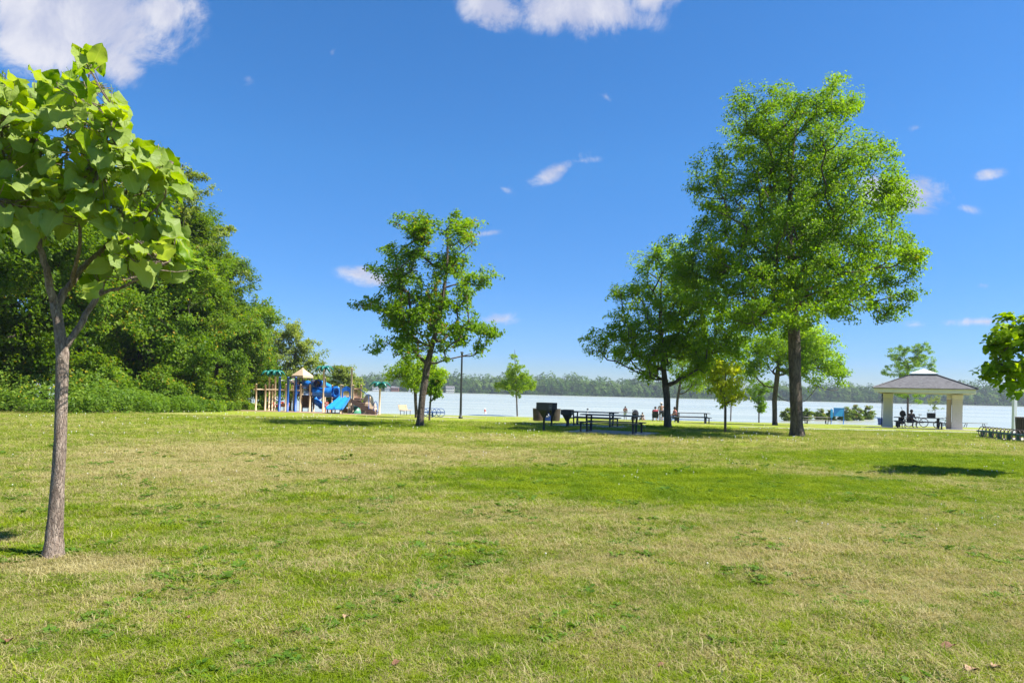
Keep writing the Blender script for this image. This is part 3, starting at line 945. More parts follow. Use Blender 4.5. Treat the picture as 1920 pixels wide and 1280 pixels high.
# the maple left of the middle
b = gp(787, 799)
make_tree('maple_tree', 'leaning maple left of the lamp post, some leaves turning brown', b,
          px_stem(b, [(792, 740), (802, 680), (818, 620), (830, 560), (838, 500), (840, 440)], 2),
          px_lobes(b, [(760, 425, 26), (790, 430, 36), (865, 430, 34), (890, 425, 14), (730, 470, 24), (775, 480, 40), (845, 490, 40), (700, 500, 13), (725, 510, 17), (745, 540, 34),
                       (810, 555, 46), (868, 558, 28), (905, 520, 18), (928, 522, 10), (880, 528, 14), (672, 575, 15), (700, 572, 18), (735, 585, 30), (775, 600, 42), (830, 615, 34), (880, 608, 28), (918, 622, 17),
                       (935, 630, 10), (905, 650, 14), (725, 645, 28), (770, 648, 34), (698, 668, 12), (835, 660, 20), (870, 640, 16)], 2),
          .142, 400, 32000, .12, L_AUTUMN, BARK, 22, csize=.225, start=6, tip_r=.010, flare=1.35, shell=.55)
# round maple near the seated people
b = gp(1252, 802)
make_tree('maple_tree', 'rounded maple with low fork shading the picnic tables', b,
          px_stem(b, [(1250, 745), (1246, 710), (1240, 650), (1238, 590), (1240, 530)], 2),
          px_lobes(b, [(1215, 492, 34), (1262, 478, 42), (1185, 552, 38), (1250, 555, 60), (1150, 612, 34), (1195, 632, 50), (1265, 640, 58), (1320, 575, 50), (1325, 650, 50), (1118, 645, 26),
                       (1160, 665, 26), (1375, 610, 36), (1380, 660, 30), (1290, 520, 42), (1215, 690, 24), (1300, 690, 26)], 3),
          .165, 560, 52000, .12, L_MAPLE2, BARK, 23, csize=.29, start=4, tip_r=.011, flare=1.3)
b = gp(1268, 789)
make_tree('tree', 'smaller green tree standing just behind the rounded maple', b, px_stem(b, [(1270, 750), (1276, 715), (1282, 680)], 2),
          px_lobes(b, [(1290, 705, 26), (1275, 680, 36), (1315, 715, 22), (1325, 690, 24), (1340, 725, 14)], 4), .13, 110, 9000, .16, L_LIME, BARK, 24, csize=.4, start=3)
b = gp(1453, 797)
make_tree('maple_tree', 'low spreading maple half hidden behind the tallest maple', b, px_stem(b, [(1452, 750), (1456, 715), (1460, 680), (1465, 640)], 2),
          px_lobes(b, [(1450, 650, 38), (1420, 660, 26), (1520, 650, 44), (1560, 685, 24), (1500, 640, 44), (1535, 712, 16), (1410, 690, 18), (1575, 700, 12), (1495, 690, 24), (1575, 715, 9)], 5),
          .17, 300, 32000, .15, L_MAPLE2, BARK, 25, csize=.42, start=4, flare=1.25)
b = gp(1370, 790)
make_tree('tree', 'lime green young tree behind the yellow sapling', b, px_stem(b, [(1371, 750), (1372, 700), (1374, 660)], 2),
          px_lobes(b, [(1378, 645, 30), (1352, 662, 26), (1392, 690, 24), (1368, 690, 24), (1360, 640, 16)], 6), .075, 120, 10000, .16, L_LIME, BARK, 26, csize=.35, start=3, flare=1.15)
b = gp(1360, 811)
make_tree('sapling', 'thin sapling with yellow autumn leaves in front of the lake', b, px_stem(b, [(1360, 770), (1360, 730), (1361, 680)], 2),
          px_lobes(b, [(1360, 705, 24), (1340, 715, 18), (1382, 720, 18), (1362, 740, 20), (1350, 690, 16), (1375, 692, 14), (1332, 735, 9), (1388, 745, 9)], 7), .055, 90, 3600, .12, L_YELLOW, BARK, 27, csize=.19, start=4, tip_r=.006, flare=1.2, cat='tree', droop=.9)
b = gp(1423, 792)
make_tree('sapling', 'small dark green sapling left of the spreading maple', b, px_stem(b, [(1423, 775), (1423, 750), (1423, 725)], 2),
          px_lobes(b, [(1423, 732, 18), (1412, 722, 15), (1436, 722, 15), (1425, 755, 12), (1428, 765, 7)], 8), .07, 70, 5000, .15, L_MAPLE, BARK, 28, csize=.25, start=3, flare=1.15)
b = gp(1702, 793)
make_tree('tree', 'open crowned tree behind the picnic shelter', b, px_stem(b, [(1702, 760), (1702, 720), (1702, 680)], 2),
          px_lobes(b, [(1688, 662, 22), (1722, 660, 22), (1668, 695, 14), (1700, 690, 22), (1738, 678, 15), (1686, 740, 13), (1722, 742, 13), (1660, 700, 8), (1748, 690, 8), (1700, 715, 20)], 9), .17, 170, 20000, .19, L_MAPLE, BARK, 29, csize=.36, start=3, flare=1.2)
b = gp(1753, 790)
make_tree('sapling', 'spindly young tree seen through the picnic shelter', b, px_stem(b, [(1753, 778), (1753, 760), (1754, 745)], 1),
          px_lobes(b, [(1752, 752, 11), (1760, 745, 9), (1744, 748, 8), (1768, 768, 4), (1741, 766, 4), (1753, 765, 7)], 10), .06, 50, 1500, .18, L_PALE, BARK, 30, csize=.18, start=2, flare=1.1)
b = gp(970, 781)
make_tree('sapling', 'small cone shaped young tree right of the lamp post', b, px_stem(b, [(969, 760), (968, 720), (966, 680), (965, 655)], 2),
          px_lobes(b, [(965, 668, 8), (965, 688, 14), (970, 712, 20), (952, 718, 15), (986, 715, 14), (980, 690, 9), (940, 722, 10), (994, 725, 10), (968, 730, 17), (932, 726, 8), (1000, 716, 6), (955, 700, 11), (978, 705, 12)], 11), .09, 200, 17000, .14, L_LIME, BARK, 31, csize=.22, start=4, tip_r=.008, flare=1.15, up=.4)
b = gp(781, 783)
make_tree('tree', 'slim tree directly behind the leaning maple', b, px_stem(b, [(779, 750), (778, 720), (778, 690)], 2),
          px_lobes(b, [(762, 695, 26), (795, 688, 28), (735, 700, 14), (822, 698, 14), (778, 710, 20)], 12), .10, 110, 7500, .15, L_LIME, BARK, 32, csize=.30, start=3, flare=1.15)
b = gp(805, 789)
make_tree('sapling', 'small sapling with yellow tinged leaves beside the blue bench', b, px_stem(b, [(806, 765), (808, 740), (810, 715)], 1),
          px_lobes(b, [(815, 712, 13), (825, 705, 9), (806, 732, 9), (820, 735, 8), (812, 725, 9), (830, 712, 6)], 13), .05, 50, 2400, .13, L_AUTUMN, BARK, 33, csize=.16, start=2, tip_r=.006, flare=1.1)
# the tree reaching in at the right edge
b = Vector((13.6, 14.6, 0))
lob = [(1880, 622, 20), (1900, 650, 34), (1868, 690, 22), (1838, 704, 11), (1893, 722, 22), (1912, 598, 16), (1905, 690, 26), (1935, 620, 30), (1955, 670, 34), (1985, 570, 36), (2030, 530, 40), (2045, 640, 42), (2100, 590, 44), (2130, 520, 40), (1855, 712, 9), (1875, 650, 18), (1890, 600, 12)]
make_tree('maple_tree', 'young maple reaching into view above the bicycle rack', b, [np.array(p) for p in ((0, 0, 0), (0, 0, .8), (.05, 0, 1.5), (0, .1, 2.2), (-.1, 0, 3.0), (0, 0, 3.9), (.1, 0, 4.8))],
          px_lobes(b, lob, 14, .6), .07, 240, 6500, .12, L_LIME, BARK, 34, csize=.14, start=2, tip_r=.006, leaves=leaf_hex, seg=.3, shell=.5)

# ------------------------------------------------------------------ the wood on the left
def auto_lobes(h, rad, r, n=26, low=.22):
    out = []
    for _ in range(n):
        f = r.uniform(low, 1.0)
        prof = math.sin(math.pi * min(1, (f - low) / (1 - low) * .80 + .18)) ** .8
        th = r.uniform(0, 6.28); q = rad * prof * r.uniform(.35, .85)
        out.append((q * math.cos(th), q * math.sin(th), h * f * .93, rad * r.uniform(.24, .42)))
    out.append((0, 0, h * .93, rad * .26)); out.append((0, 0, h * .55, rad * .5))
    return out
def wood_tree(kind, seed, h, rad, tr, lm, nclus, nleaf, ls, label, loc, low=.22, cs=.5, rz=0.0):
    r = np.random.default_rng(seed)
    stem = [np.array((r.normal(0, .12) * k * .3, r.normal(0, .12) * k * .3, h * .86 * k / 8)) for k in range(9)]
    t = make_tree(kind, label, loc, stem, auto_lobes(h, rad, r, low=low), tr, nclus, nleaf, ls, lm, BARK_D, seed, csize=cs, start=2, seg=.8, group='trees of the wood on the left', flare=1.2, shell=.6)
    t.rotation_euler.z = rz
    return t
def fl(x, y): return Vector((x, y, g1(x, y)))
w1 = wood_tree('broadleaf_tree', 101, 16.0, 4.7, .26, L_WOOD, 430, 46000, .20, 'dark green tree of the wood standing behind the young catalpa', fl(-25.5, 33))
w2 = wood_tree('broadleaf_tree', 102, 14.5, 4.8, .22, L_WOODY, 430, 46000, .20, 'yellow tinged tree at the front edge of the wood', fl(-23.4, 44))
w3 = wood_tree('broadleaf_tree', 103, 17.5, 4.4, .26, L_WOOD, 430, 44000, .20, 'tall tree in the middle of the wood with a domed top', fl(-24.8, 51), .25)
w4 = wood_tree('broadleaf_tree', 104, 16.5, 4.8, .28, L_PALE, 360, 34000, .20, 'grey green willow like tree of the wood beneath the feathery treetop', fl(-27.5, 47.5), .3)
w5 = wood_tree('broadleaf_tree', 105, 11.0, 4.0, .18, L_WOODY, 330, 32000, .18, 'low bushy tree where the wood meets the undergrowth', fl(-24.5, 38.5), .10)
spots = [(w1, -33, 38, 2.0, 1.1, 'dark tree deep in the wood left of the catalpa trunk'), (w3, -31, 33, 4.1, .95, 'shaded tree at the left edge of the photo behind the undergrowth'),
         (w5, -21.2, 49, 1.2, .85, 'low leafy tree overhanging the edge of the lawn'), (w1, -27.2, 58, 3.3, 1.06, 'dense tree of the wood above the left end of the playground'),
         (w2, -25.5, 62, .8, 1.0, 'rounded tree near the right end of the wood'), (w3, -29.5, 66, 5.0, .86, 'tree at the right end of the wood beside the lake gap'),
         (w5, -28.0, 70, 2.6, 1.0, 'low bushy tree at the shore end of the wood'), (w2, -38, 46, 3.0, 1.2, 'tree far back in the wood under the feathery treetop'),
         (w3, -37, 54, 1.4, 1.0, 'tall tree at the back of the wood'), (w1, -45, 40, 5.5, 1.15, 'tree far back at the left edge of the wood'), (w5, -30.5, 76, 4.0, .95, 'last low tree before the water of the lake gap'),
         (w4, -32.5, 60, 2.2, 1.0, 'pale leaved tree at the back of the wood'), (w2, -31, 28.5, 2.1, .95, 'tree of the wood cut by the left edge of the photo'),
         (w5, -28.6, 36, 5.2, 1.0, 'low shaded tree behind the tall weeds'), (w1, -40, 66, 1.0, 1.0, 'tree at the back of the wood near the shore'), (w5, -26.5, 54, 3.6, .9, 'leafy understorey tree in the middle of the wood')]
for (src, x, y, rz, s, lab) in spots:
    dup(src, fl(x, y), rz, lab, 'trees of the wood on the left', s)
# feathery tall tree whose top stands clear of the wood
b = fl(-24.3, 49)
r_ = np.random.default_rng(77)
lob = []
for k in range(17):
    f = k / 16; th = k * 2.4 + .3; z = 8.5 + f * 8.2; ln = 4.6 - 2.6 * f ** 1.3
    for q in (.3, .5, .7, .86, 1.0):
        lob.append((ln * q * math.cos(th), ln * q * math.sin(th), z + q * ln * .30 + r_.normal(0, .15), .50 - .2 * q))
make_tree('feathery_tree', 'tall feathery tree whose airy boughs rise above the wood', b, [np.array((.03 * k, 0, 17.6 * k / 9)) for k in range(10)], lob, .22, 330, 15000, .17, L_PALE, BARK_D, 78,
          csize=.30, start=3, group=None, zsq=.45, flare=1.2, up=.6, droop=.5)
# pale trees on the shore beyond the playground
b = fl(-24.2, 74)
make_tree('willow_tree', 'grey green willow beyond the playground roof', b, [np.array((.1 * k, 0, 1.0 * k)) for k in range(8)],
          [(-1.6, 0, 7.6, 1.9), (.4, 0, 8.6, 1.7), (1.8, .4, 6.4, 1.9), (-2.8, 0, 5.2, 1.9), (0, -1, 5.2, 2.2), (2.6, 0, 4.2, 1.6), (-1, 1, 3.6, 2.2), (1.2, 0, 3.0, 1.8), (-3.2, 0, 3.0, 1.5)], .24, 240, 24000, .20, L_PALE, BARK, 81, csize=.45, start=1, droop=1.0)
b = fl(-18.6, 76)
make_tree('willow_tree', 'smaller grey green willow above the mast post of the playground', b, [np.array((.05 * k, 0, .7 * k)) for k in range(7)],
          [(-.9, 0, 4.4, 1.2), (.5, 0, 4.0, 1.2), (-1.6, 0, 3.0, 1.3), (1.2, 0, 2.8, 1.2), (0, -.6, 2.2, 1.4), (1.4, 0, 1.6, 1.0), (-1.4, 0, 1.6, 1.1)], .18, 150, 13000, .19, L_PALE, BARK, 82, csize=.36, start=1, droop=1.0)
b = fl(-21.8, 62)
make_tree('shrub', 'yellow green shrub between the wood and the playground palms', b, [np.array((0, 0, .5 * k)) for k in range(5)],
          [(0, 0, 3.0, 1.0), (.7, 0, 2.2, 1.0), (-.8, 0, 2.2, 1.0), (0, -.3, 1.2, 1.2), (-1, 0, 4.2, .8)], .08, 100, 7500, .18, L_WOODY, BARK, 83, csize=.35, start=1, cat='shrub')
# shrub layer in the shade of the wood
s0 = None
for i, (x, y, s, rz, lab) in enumerate([(-22.5, 36.5, 1.0, 0, 'bushy shrub among the tall weeds right of the catalpa trunk'), (-21.4, 41.5, .9, 2, 'shrub with yellowish leaves at the foot of the wood'),
                                  (-20.8, 46, .8, 4, 'shrub beside the right end of the tall weeds'), (-28, 31, 1.2, 1, 'dark shrub behind the weeds at the left edge'), (-26, 42, 1.2, 5, 'shaded shrub under the wood'),
                                  (-23.8, 55, 1.1, 3, 'round shrub at the corner of the wood near the playground'), (-30, 40, 1.3, 3.3, 'dark shrub deep under the wood'), (-26.5, 49, 1.2, .5, 'tall shrub in the shade of the wood')]):
    if s0 is None:
        s0 = make_tree('shrub', lab, fl(x, y), [np.array((0, 0, .45 * k)) for k in range(5)], [(0, 0, 2.6, .9), (.9, 0, 1.8, .9), (-.9, .2, 1.9, .9), (0, -.8, 1.4, .9), (.2, .8, 1.2, .9), (0, 0, .8, 1.3)],
                       .06, 120, 9000, .16, L_WOODY, BARK_D, 91, csize=.33, start=1, cat='shrub', group='shrubs at the foot of the wood')
    else:
        dup(s0, fl(x, y), rz, lab, None, s)
# undergrowth: belt of tall weeds along the wood
r_ = np.random.default_rng(5)
edge = [(-40, 27.0), (-24.4, 32.2), (-20.6, 33.4), (-19.4, 36.5), (-19.6, 40), (-19.2, 44), (-19.6, 48), (-21.5, 56), (-24, 64), (-27, 74)]
ex = np.array(edge)
seglen = np.linalg.norm(np.diff(ex, axis=0), axis=1); cum = np.concatenate([[0], np.cumsum(seglen)])
N = 62000
s = r_.uniform(0, cum[-1], N)
px_ = np.interp(s, cum, ex[:, 0]); py_ = np.interp(s, cum, ex[:, 1])
k = np.clip(np.searchsorted(cum, s) - 1, 0, len(seglen) - 1)
dirv = np.diff(ex, axis=0)[k] / seglen[k][:, None]; nrm = np.stack([-dirv[:, 1], dirv[:, 0]], 1)
depth = r_.uniform(0, 1, N) ** 1.5 * 4.5 + .25 * np.sin(s * 1.7) + .2 * np.sin(s * 4.1)
x = px_ + nrm[:, 0] * depth; y = py_ + nrm[:, 1] * depth
bump = .55 + .28 * cheap_noise(x, y, 1.1, 21) + .2 * cheap_noise(x, y, 3.0, 22)
hmax = np.clip((.85 + depth * .42) * np.clip(bump + .45, .45, 1.5), .25, 2.7) * np.interp(s, [0, 24, 34, 46, 60], [1.25, 1.0, .8, .55, .6])
hh = hmax * r_.uniform(0, 1, N) ** .6
pos = np.stack([x, y, gz(x, y) + hh], 1)
out = np.concatenate([-nrm, np.full((N, 1), .4)], 1)
V = leaf_quads(pos, out, np.full(N, .17), r_, .2, .5, .42)
tint = np.clip(r_.uniform(0, 1, N) * .7 + .35 * np.clip(cheap_noise(x, y, .9, 33) * .5 + .4, 0, 1), 0, 1)
flo = (hh > hmax * .88) & (cheap_noise(x, y, .8, 35) > .25) & (r_.uniform(size=N) < .13)
tint[flo] = 1.3
tag(link('undergrowth', quads_mesh('undergrowth', V, tint), L_HERB), 'belt of tall weeds and goldenrod at the foot of the wood', 'undergrowth', kind='stuff')
# flowering bushes along the shore, right
for i, (u, v0, v1, hw, lab) in enumerate([(1478, 766, 791, 15, 'grey green bush left of the tallest trunk by the water'), (1512, 768, 791, 17, 'bush behind the picnic table by the shore, left end of the row'), (1536, 770, 791, 15, 'bush between the picnic table and the blue board'),
                                      (1556, 771, 791, 10, 'small bush under the blue board'), (1584, 763, 792, 17, 'reddish flowering bush right of the blue board'), (1606, 762, 792, 14, 'full green bush in the middle of the row'), (1628, 763, 792, 13, 'bush beside the blue recycling cart')]):
    b = gp(u, v1); k = b.y / FPX; h = (v1 - v0) * k * 1.22
    make_tree('bush', lab, b, [np.array((0, 0, h * .18 * q)) for q in range(5)],
              [(0, 0, h * .75, hw * k * .42), (hw * k * .5, 0, h * .55, hw * k * .45), (-hw * k * .5, 0, h * .55, hw * k * .45), (0, -.5, h * .35, hw * k * .6), (0, .5, h * .4, hw * k * .6), (hw * k * .5, 0, h * .25, hw * k * .4), (-hw * k * .5, 0, h * .25, hw * k * .4)],
              .05, 60, 3000, .20, L_PALE if i == 0 else L_BUSH, BARK_D, 120 + i, csize=.2, start=1, cat='bush', group='bushes along the shore')

# ------------------------------------------------------------------ the young catalpa close by on the left
def catalpa():
    b = gp(98, 1046)
    Y = b.y
    root = thing('catalpa_tree', 'young catalpa with a slender grey trunk and big lime green leaves close to the camera', 'tree', b)
    rr = np.random.default_rng(4)
    dz = {}
    def q(u, v, dy=0.0): return np.array(at(u, v, Y + dy)) - np.array(b)
    px = Y / FPX
    mb = MB()
    stem = [(98, 1050, 21), (99, 1038, 17.5), (101, 1005, 14.5), (105, 960, 13), (109, 905, 11.3), (112, 830, 10.6), (114.5, 760, 10.2), (116.5, 700, 10.2), (118, 662, 11), (115, 640, 10), (111, 610, 9), (106, 585, 9.5), (104, 572, 9)]
    pts, rad = [], []
    for (a, c) in zip(stem[:-1], stem[1:]):
        for k in range(4):
            f = k / 4; pts.append(q(a[0] + (c[0] - a[0]) * f, a[1] + (c[1] - a[1]) * f)); rad.append((a[2] + (c[2] - a[2]) * f) * px)
    pts.append(q(*stem[-1][:2])); rad.append(stem[-1][2] * px)
    vs, fs = [], []; n = 18
    for i, (p, ra) in enumerate(zip(pts, rad)):
        for k in range(n):
            th = 2 * math.pi * k / n
            wv = 1 + .05 * math.sin(3 * th + p[2] * 5) + .03 * math.sin(7 * th - p[2] * 9) + .025 * rr.normal() + .10 * math.exp(-p[2] / .08) * math.sin(5 * th)
            vs.append(p + np.array([math.cos(th), math.sin(th), 0]) * ra * wv)
    for i in range(len(pts) - 1):
        for k in range(n):
            l = (k + 1) % n; fs.append((i * n + k, i * n + l, (i + 1) * n + l, (i + 1) * n + k))
    mb.add(vs, fs, True)
    # limbs: pixel path with sideways depth, thickness in pixels
    limbs = [
        [(117, 655, 0, 9), (133, 638, .02, 8), (150, 612, .05, 7.5), (166, 580, .08, 7), (183, 553, .1, 6.5), (196, 528, .12, 4.5), (208, 505, .15, 3.5), (216, 488, .18, 2.5)],
        [(183, 553, .1, 5), (200, 546, .1, 4.2), (222, 540, .08, 3.8), (262, 521, .05, 3.2), (292, 505, 0, 2.5), (318, 490, -.05, 1.8)],
        [(104, 575, 0, 10), (96, 545, -.05, 9), (88, 512, -.1, 8), (80, 480, -.12, 7.5), (74, 455, -.15, 6), (56, 428, -.2, 5), (40, 392, -.25, 4.5), (28, 368, -.3, 4), (14, 335, -.3, 3.5), (8, 300, -.3, 2.5), (2, 240, -.3, 1.8)],
        [(74, 455, -.15, 5), (90, 438, -.1, 4), (104, 420, -.05, 3.4), (112, 370, .05, 3), (120, 335, .1, 2.8), (124, 290, .1, 2.2), (128, 240, .1, 1.8)],
        [(104, 575, 0, 10), (118, 552, .05, 9), (132, 535, .1, 8), (152, 505, .15, 7), (172, 485, .2, 6), (192, 468, .25, 5), (215, 440, .3, 4), (232, 400, .3, 3.2), (238, 350, .3, 2.5), (250, 310, .3, 1.8)],
        [(132, 535, .1, 6), (142, 500, 0, 5), (150, 460, -.1, 4), (148, 410, -.15, 3.6), (152, 340, -.15, 3), (156, 260, -.1, 2.6), (160, 180, -.1, 2), (167, 140, -.1, 1.5)],
        [(40, 392, -.25, 4), (10, 380, -.5, 3.4), (-40, 360, -.6, 3), (-90, 320, -.6, 2.4), (-120, 280, -.6, 1.6)],
        [(56, 428, -.2, 4), (60, 380, .1, 3.2), (70, 330, .25, 3), (78, 300, .3, 2.6), (72, 240, .35, 2)],
        [(215, 440, .3, 3.2), (250, 425, .2, 3), (285, 400, .1, 2.4), (310, 370, .05, 1.6)],
        [(215, 440, .3, 3), (262, 440, .5, 2.6), (300, 440, .5, 2), (335, 460, .5, 1.4)],
        [(152, 340, -.15, 2.6), (185, 300, -.35, 2.2), (205, 250, -.4, 1.8), (214, 205, -.4, 1.4)],
        [(232, 400, .3, 2.6), (268, 360, .2, 2.2), (300, 330, .1, 1.8), (325, 305, 0, 1.2)],
    ]
    anchors = []
    for L in limbs:
        p3 = [q(u, v, dy) for (u, v, dy, t) in L]; r3 = [t * px * .76 for *_, t in L]
        dp, dr = [], []
        for i in range(len(p3) - 1):
            for k in range(3):
                f = k / 3; dp.append(p3[i] * (1 - f) + p3[i + 1] * f + rr.normal(0, .004, 3)); dr.append(r3[i] * (1 - f) + r3[i + 1] * f)
        dp.append(p3[-1]); dr.append(r3[-1])
        mb.tube(dp, dr, 8)
        anchors += dp[len(dp) // 3:]
    anchors = np.array(anchors)
    lobes = [(168, 108, 24, 9, 0), (150, 190, 42, 16, 0), (70, 190, 52, 14, 0), (15, 175, 35, 10, 0), (215, 205, 20, 8, -.3), (95, 265, 80, 34, 0), (200, 275, 54, 26, 0), (15, 265, 60, 26, 0), (280, 320, 46, 24, 0), (322, 345, 24, 12, 0),
             (195, 365, 66, 34, 0), (90, 365, 68, 32, 0), (5, 385, 58, 24, 0), (290, 425, 44, 20, .2), (345, 478, 16, 8, 0), (336, 518, 12, 4, 0), (325, 440, 20, 7, 0), (250, 515, 22, 4, 0), (300, 505, 26, 6, .1), (352, 500, 12, 3, 0), (245, 470, 36, 14, .1), (170, 545, 14, 3, .1), (205, 500, 26, 7, .1), (60, 430, 30, 8, -.1), (300, 480, 22, 9, 0),
             (-70, 300, 80, 24, 0), (-90, 410, 60, 10, 0), (-40, 200, 60, 20, 0)]
    items = []
    for (u, v, rad_, cnt, dy0) in lobes:
        for _ in range(int(cnt * 1.95)):
            th = rr.uniform(0, 6.28); f = math.sqrt(rr.uniform(0, 1))
            room = math.sqrt(max(0, 1 - ((u - 90) / 330) ** 2)) * .75
            dy = dy0 + rr.uniform(-1, 1) * room
            items.append((u + math.cos(th) * rad_ * f, v + math.sin(th) * rad_ * f, dy))
    # leaf shapes: heart outline, folded on the midrib, curled and drooping
    def leaf_mesh(seed):
        r2 = np.random.default_rng(seed)
        nu, curl, fold, wave = 7, r2.uniform(.3, 1.4), r2.uniform(.15, .60), r2.uniform(.03, .07)
        vs, fs = [], []
        for i in range(nu + 1):
            t = i / nu
            wdt = .40 * (math.sin(math.pi * min(1, t * .86 + .10)) ** .75) * (1.22 - .55 * t)
            if i == nu: wdt = .0
            x0 = t
            if i == 0: wdt = .20
            for j in range(-2, 3):
                sx = j / 2
                xx = x0 - (.13 * abs(sx) if i == 0 else (.05 * abs(sx) if i == 1 else 0))
                yv = sx * wdt
                z = -curl * t * t * .38 + fold * abs(yv) * .9 + wave * math.sin(t * 11 + sx * 3 + seed) * abs(sx) * 2 - .25 * fold * (abs(sx) > .9) * wdt
                vs.append((xx, yv, z))
        for i in range(nu):
            for j in range(4):
                a = i * 5 + j; fs.append((a, a + 1, a + 6, a + 5))
        m = MB(); m.add(vs, fs, True)
        m.tube([(-.42, 0, .10), (-.2, 0, .05), (0, 0, 0)], .010, 4, cap=False)
        return m.mesh('leaf')
    lm, t = new_mat('catalpa_leaf')
    geo = t.n('ShaderNodeNewGeometry'); oi = t.n('ShaderNodeObjectInfo'); tcn = t.n('ShaderNodeTexCoord')
    sep_ = t.n('ShaderNodeSeparateXYZ'); t.put(sep_.inputs[0], tcn.outputs['Object'])
    ay = t.math('ABSOLUTE', sep_.outputs[1])
    c = t.mix(oi.outputs['Random'], (0.15, 0.275, 0.004), (0.32, 0.43, 0.008))
    c = t.mix(t.math('MULTIPLY', t.remap(t.noise(tcn.outputs['Object'], 3.0, 4, .6), .55, .8), .5), c, (0.33, 0.36, 0.06))
    vein = t.math('FRACT', t.math('ADD', t.math('MULTIPLY', sep_.outputs[0], 6.0), t.math('MULTIPLY', ay, -5.0)))
    vein = t.math('MAXIMUM', t.remap(ay, .012, .03, 1, 0), t.math('MULTIPLY', t.remap(vein, .88, .98), .6))
    c = t.mix(t.math('MULTIPLY', vein, .55), c, (0.36, 0.44, 0.12))
    c = t.mix(t.math('MULTIPLY', geo.outputs['Backfacing'], .55), c, (0.34, 0.42, 0.15))
    sepc = t.math('GREATER_THAN', t.noise(tcn.outputs['Object'], 7, 3, .6), .74)
    c = t.mix(t.math('MULTIPLY', sepc, .6), c, (0.22, 0.13, 0.04))
    bs = t.n('ShaderNodeBsdfPrincipled'); t.put(bs.inputs['Base Color'], c); bs.inputs['Roughness'].default_value = .45; bs.inputs['Specular IOR Level'].default_value = .2
    bp = t.n('ShaderNodeBump'); bp.inputs['Strength'].default_value = .5; bp.inputs['Distance'].default_value = .01
    t.put(bp.inputs['Height'], t.math('SUBTRACT', t.noise(tcn.outputs['Object'], 9, 3, .6), vein)); t.put(bs.inputs['Normal'], bp.outputs[0])
    tr = t.n('ShaderNodeBsdfTranslucent'); t.put(tr.inputs[0], t.mix(1.0, c, (1.6, 1.5, .4), 'MULTIPLY'))
    mx = t.n('ShaderNodeMixShader'); mx.inputs[0].default_value = .46
    t.put(mx.inputs[1], bs.outputs[0]); t.put(mx.inputs[2], tr.outputs[0])
    om = t.n('ShaderNodeOutputMaterial'); t.put(om.inputs[0], mx.outputs[0])
    shapes = [leaf_mesh(300 + i) for i in range(10)]
    for m in shapes: m.materials.append(lm)
    mats_ = []
    for (u, v, dy) in items:
        p = q(u, v, dy)
        # crown thinned for light: most leaves that would shade the lower stem are dropped
        hx_, hy_ = math.sin(SUN_AZ), math.cos(SUN_AZ)
        dp_ = (p[0] - .05) * hx_ + p[1] * hy_; pp_ = abs(-(p[0] - .05) * hy_ + p[1] * hx_); zc_ = p[2] - dp_ * math.tan(SUN_EL)
        if dp_ > .1 and pp_ < .21 and -.2 < zc_ < 1.85 and rr.uniform() < .93: continue
        k = int(np.argmin(np.linalg.norm(anchors - p, axis=1))); a = anchors[k]
        out = p - a; out[2] *= .4
        ctr = q(110, 340); o2 = p - ctr
        hang = rr.uniform() < .28
        d = out * 1.2 + o2 * .45 + rr.normal(0, .28, 3) + np.array([0, 0, -rr.uniform(.5, 1.1) if hang else -rr.uniform(-.1, .30)])
        d /= np.linalg.norm(d)
        nr = (np.array([0.25, -.25, 1.0]) + rr.normal(0, .48, 3) + o2 * .12) * (-1 if rr.uniform() < .14 else 1)
        nr -= d * nr.dot(d); nr /= np.linalg.norm(nr)
        s_ = np.cross(nr, d)
        L = rr.uniform(.125, .25) * (1.0 if v > 130 else .85)
        p = p - d * L * .5
        M = Matrix(((d[0] * L, s_[0] * L, nr[0] * L, p[0]), (d[1] * L, s_[1] * L, nr[1] * L, p[1]), (d[2] * L, s_[2] * L, nr[2] * L, p[2]), (0, 0, 0, 1)))
        mats_.append((M, 0 <= u + 25, dy, L, a, p - d * L * .42, int(rr.integers(0, 10))))
        # twig from the wood to the leaf stalk
        e = p - d * L * .40
        e = a + (e - a) * .96
        mid_ = (a + e) / 2 + np.array([0, 0, -.02])
        mb.tube([a, mid_, e], [.0055, .004, .0028], 4, cap=False)
    link('trunk', mb, BARK_C, root)
    inview = [m for m in mats_ if m[1]]; rest = [m for m in mats_ if not m[1]]
    inview.sort(key=lambda m: m[2]); rest += inview[298:]; inview = inview[:298]
    for (M, _, _, _, _, _, si) in inview:
        o = link('leaf', shapes[si], None, root); o.matrix_local = M
    if rest:
        big = MB()
        for (M, _, _, _, _, _, si) in rest:
            me = shapes[si]
            big.add([M @ v.co for v in me.vertices], [tuple(p.vertices) for p in me.polygons], True)
        tag(link('leaves', big, lm, root), kind='stuff')
catalpa()
# ------------------------------------------------------------------ objects: materials
M_BLACK = mat('black_steel', (0.022, 0.022, 0.024), 0.55, 0.3, 5, 0.002)
M_TABLE = mat('dark_coated_planks', (0.075, 0.073, 0.075), 0.55, 0.25, 6, 0.001)
M_TABLE_OLD = mat('grey_wood_planks', (0.23, 0.21, 0.18), 0.75, 0.25, 6, 0.002)
M_LAMP = mat('dark_lamp_paint', (0.03, 0.033, 0.034), 0.5, 0.2, 4)
M_BINSLAT = mat('brown_bin_slats', (0.085, 0.062, 0.048), 0.7, 0.3, 8, 0.002)
M_BLUEBIN = mat('blue_bin_plastic', (0.012, 0.055, 0.42), 0.45, 0.1, 4)
M_BLUE = mat('blue_play_plastic', (0.012, 0.155, 0.52), 0.35, 0.10, 3)
M_BLUEL = mat('bright_blue_slide_plastic', (0.02, 0.26, 0.70), 0.32, 0.08, 3)
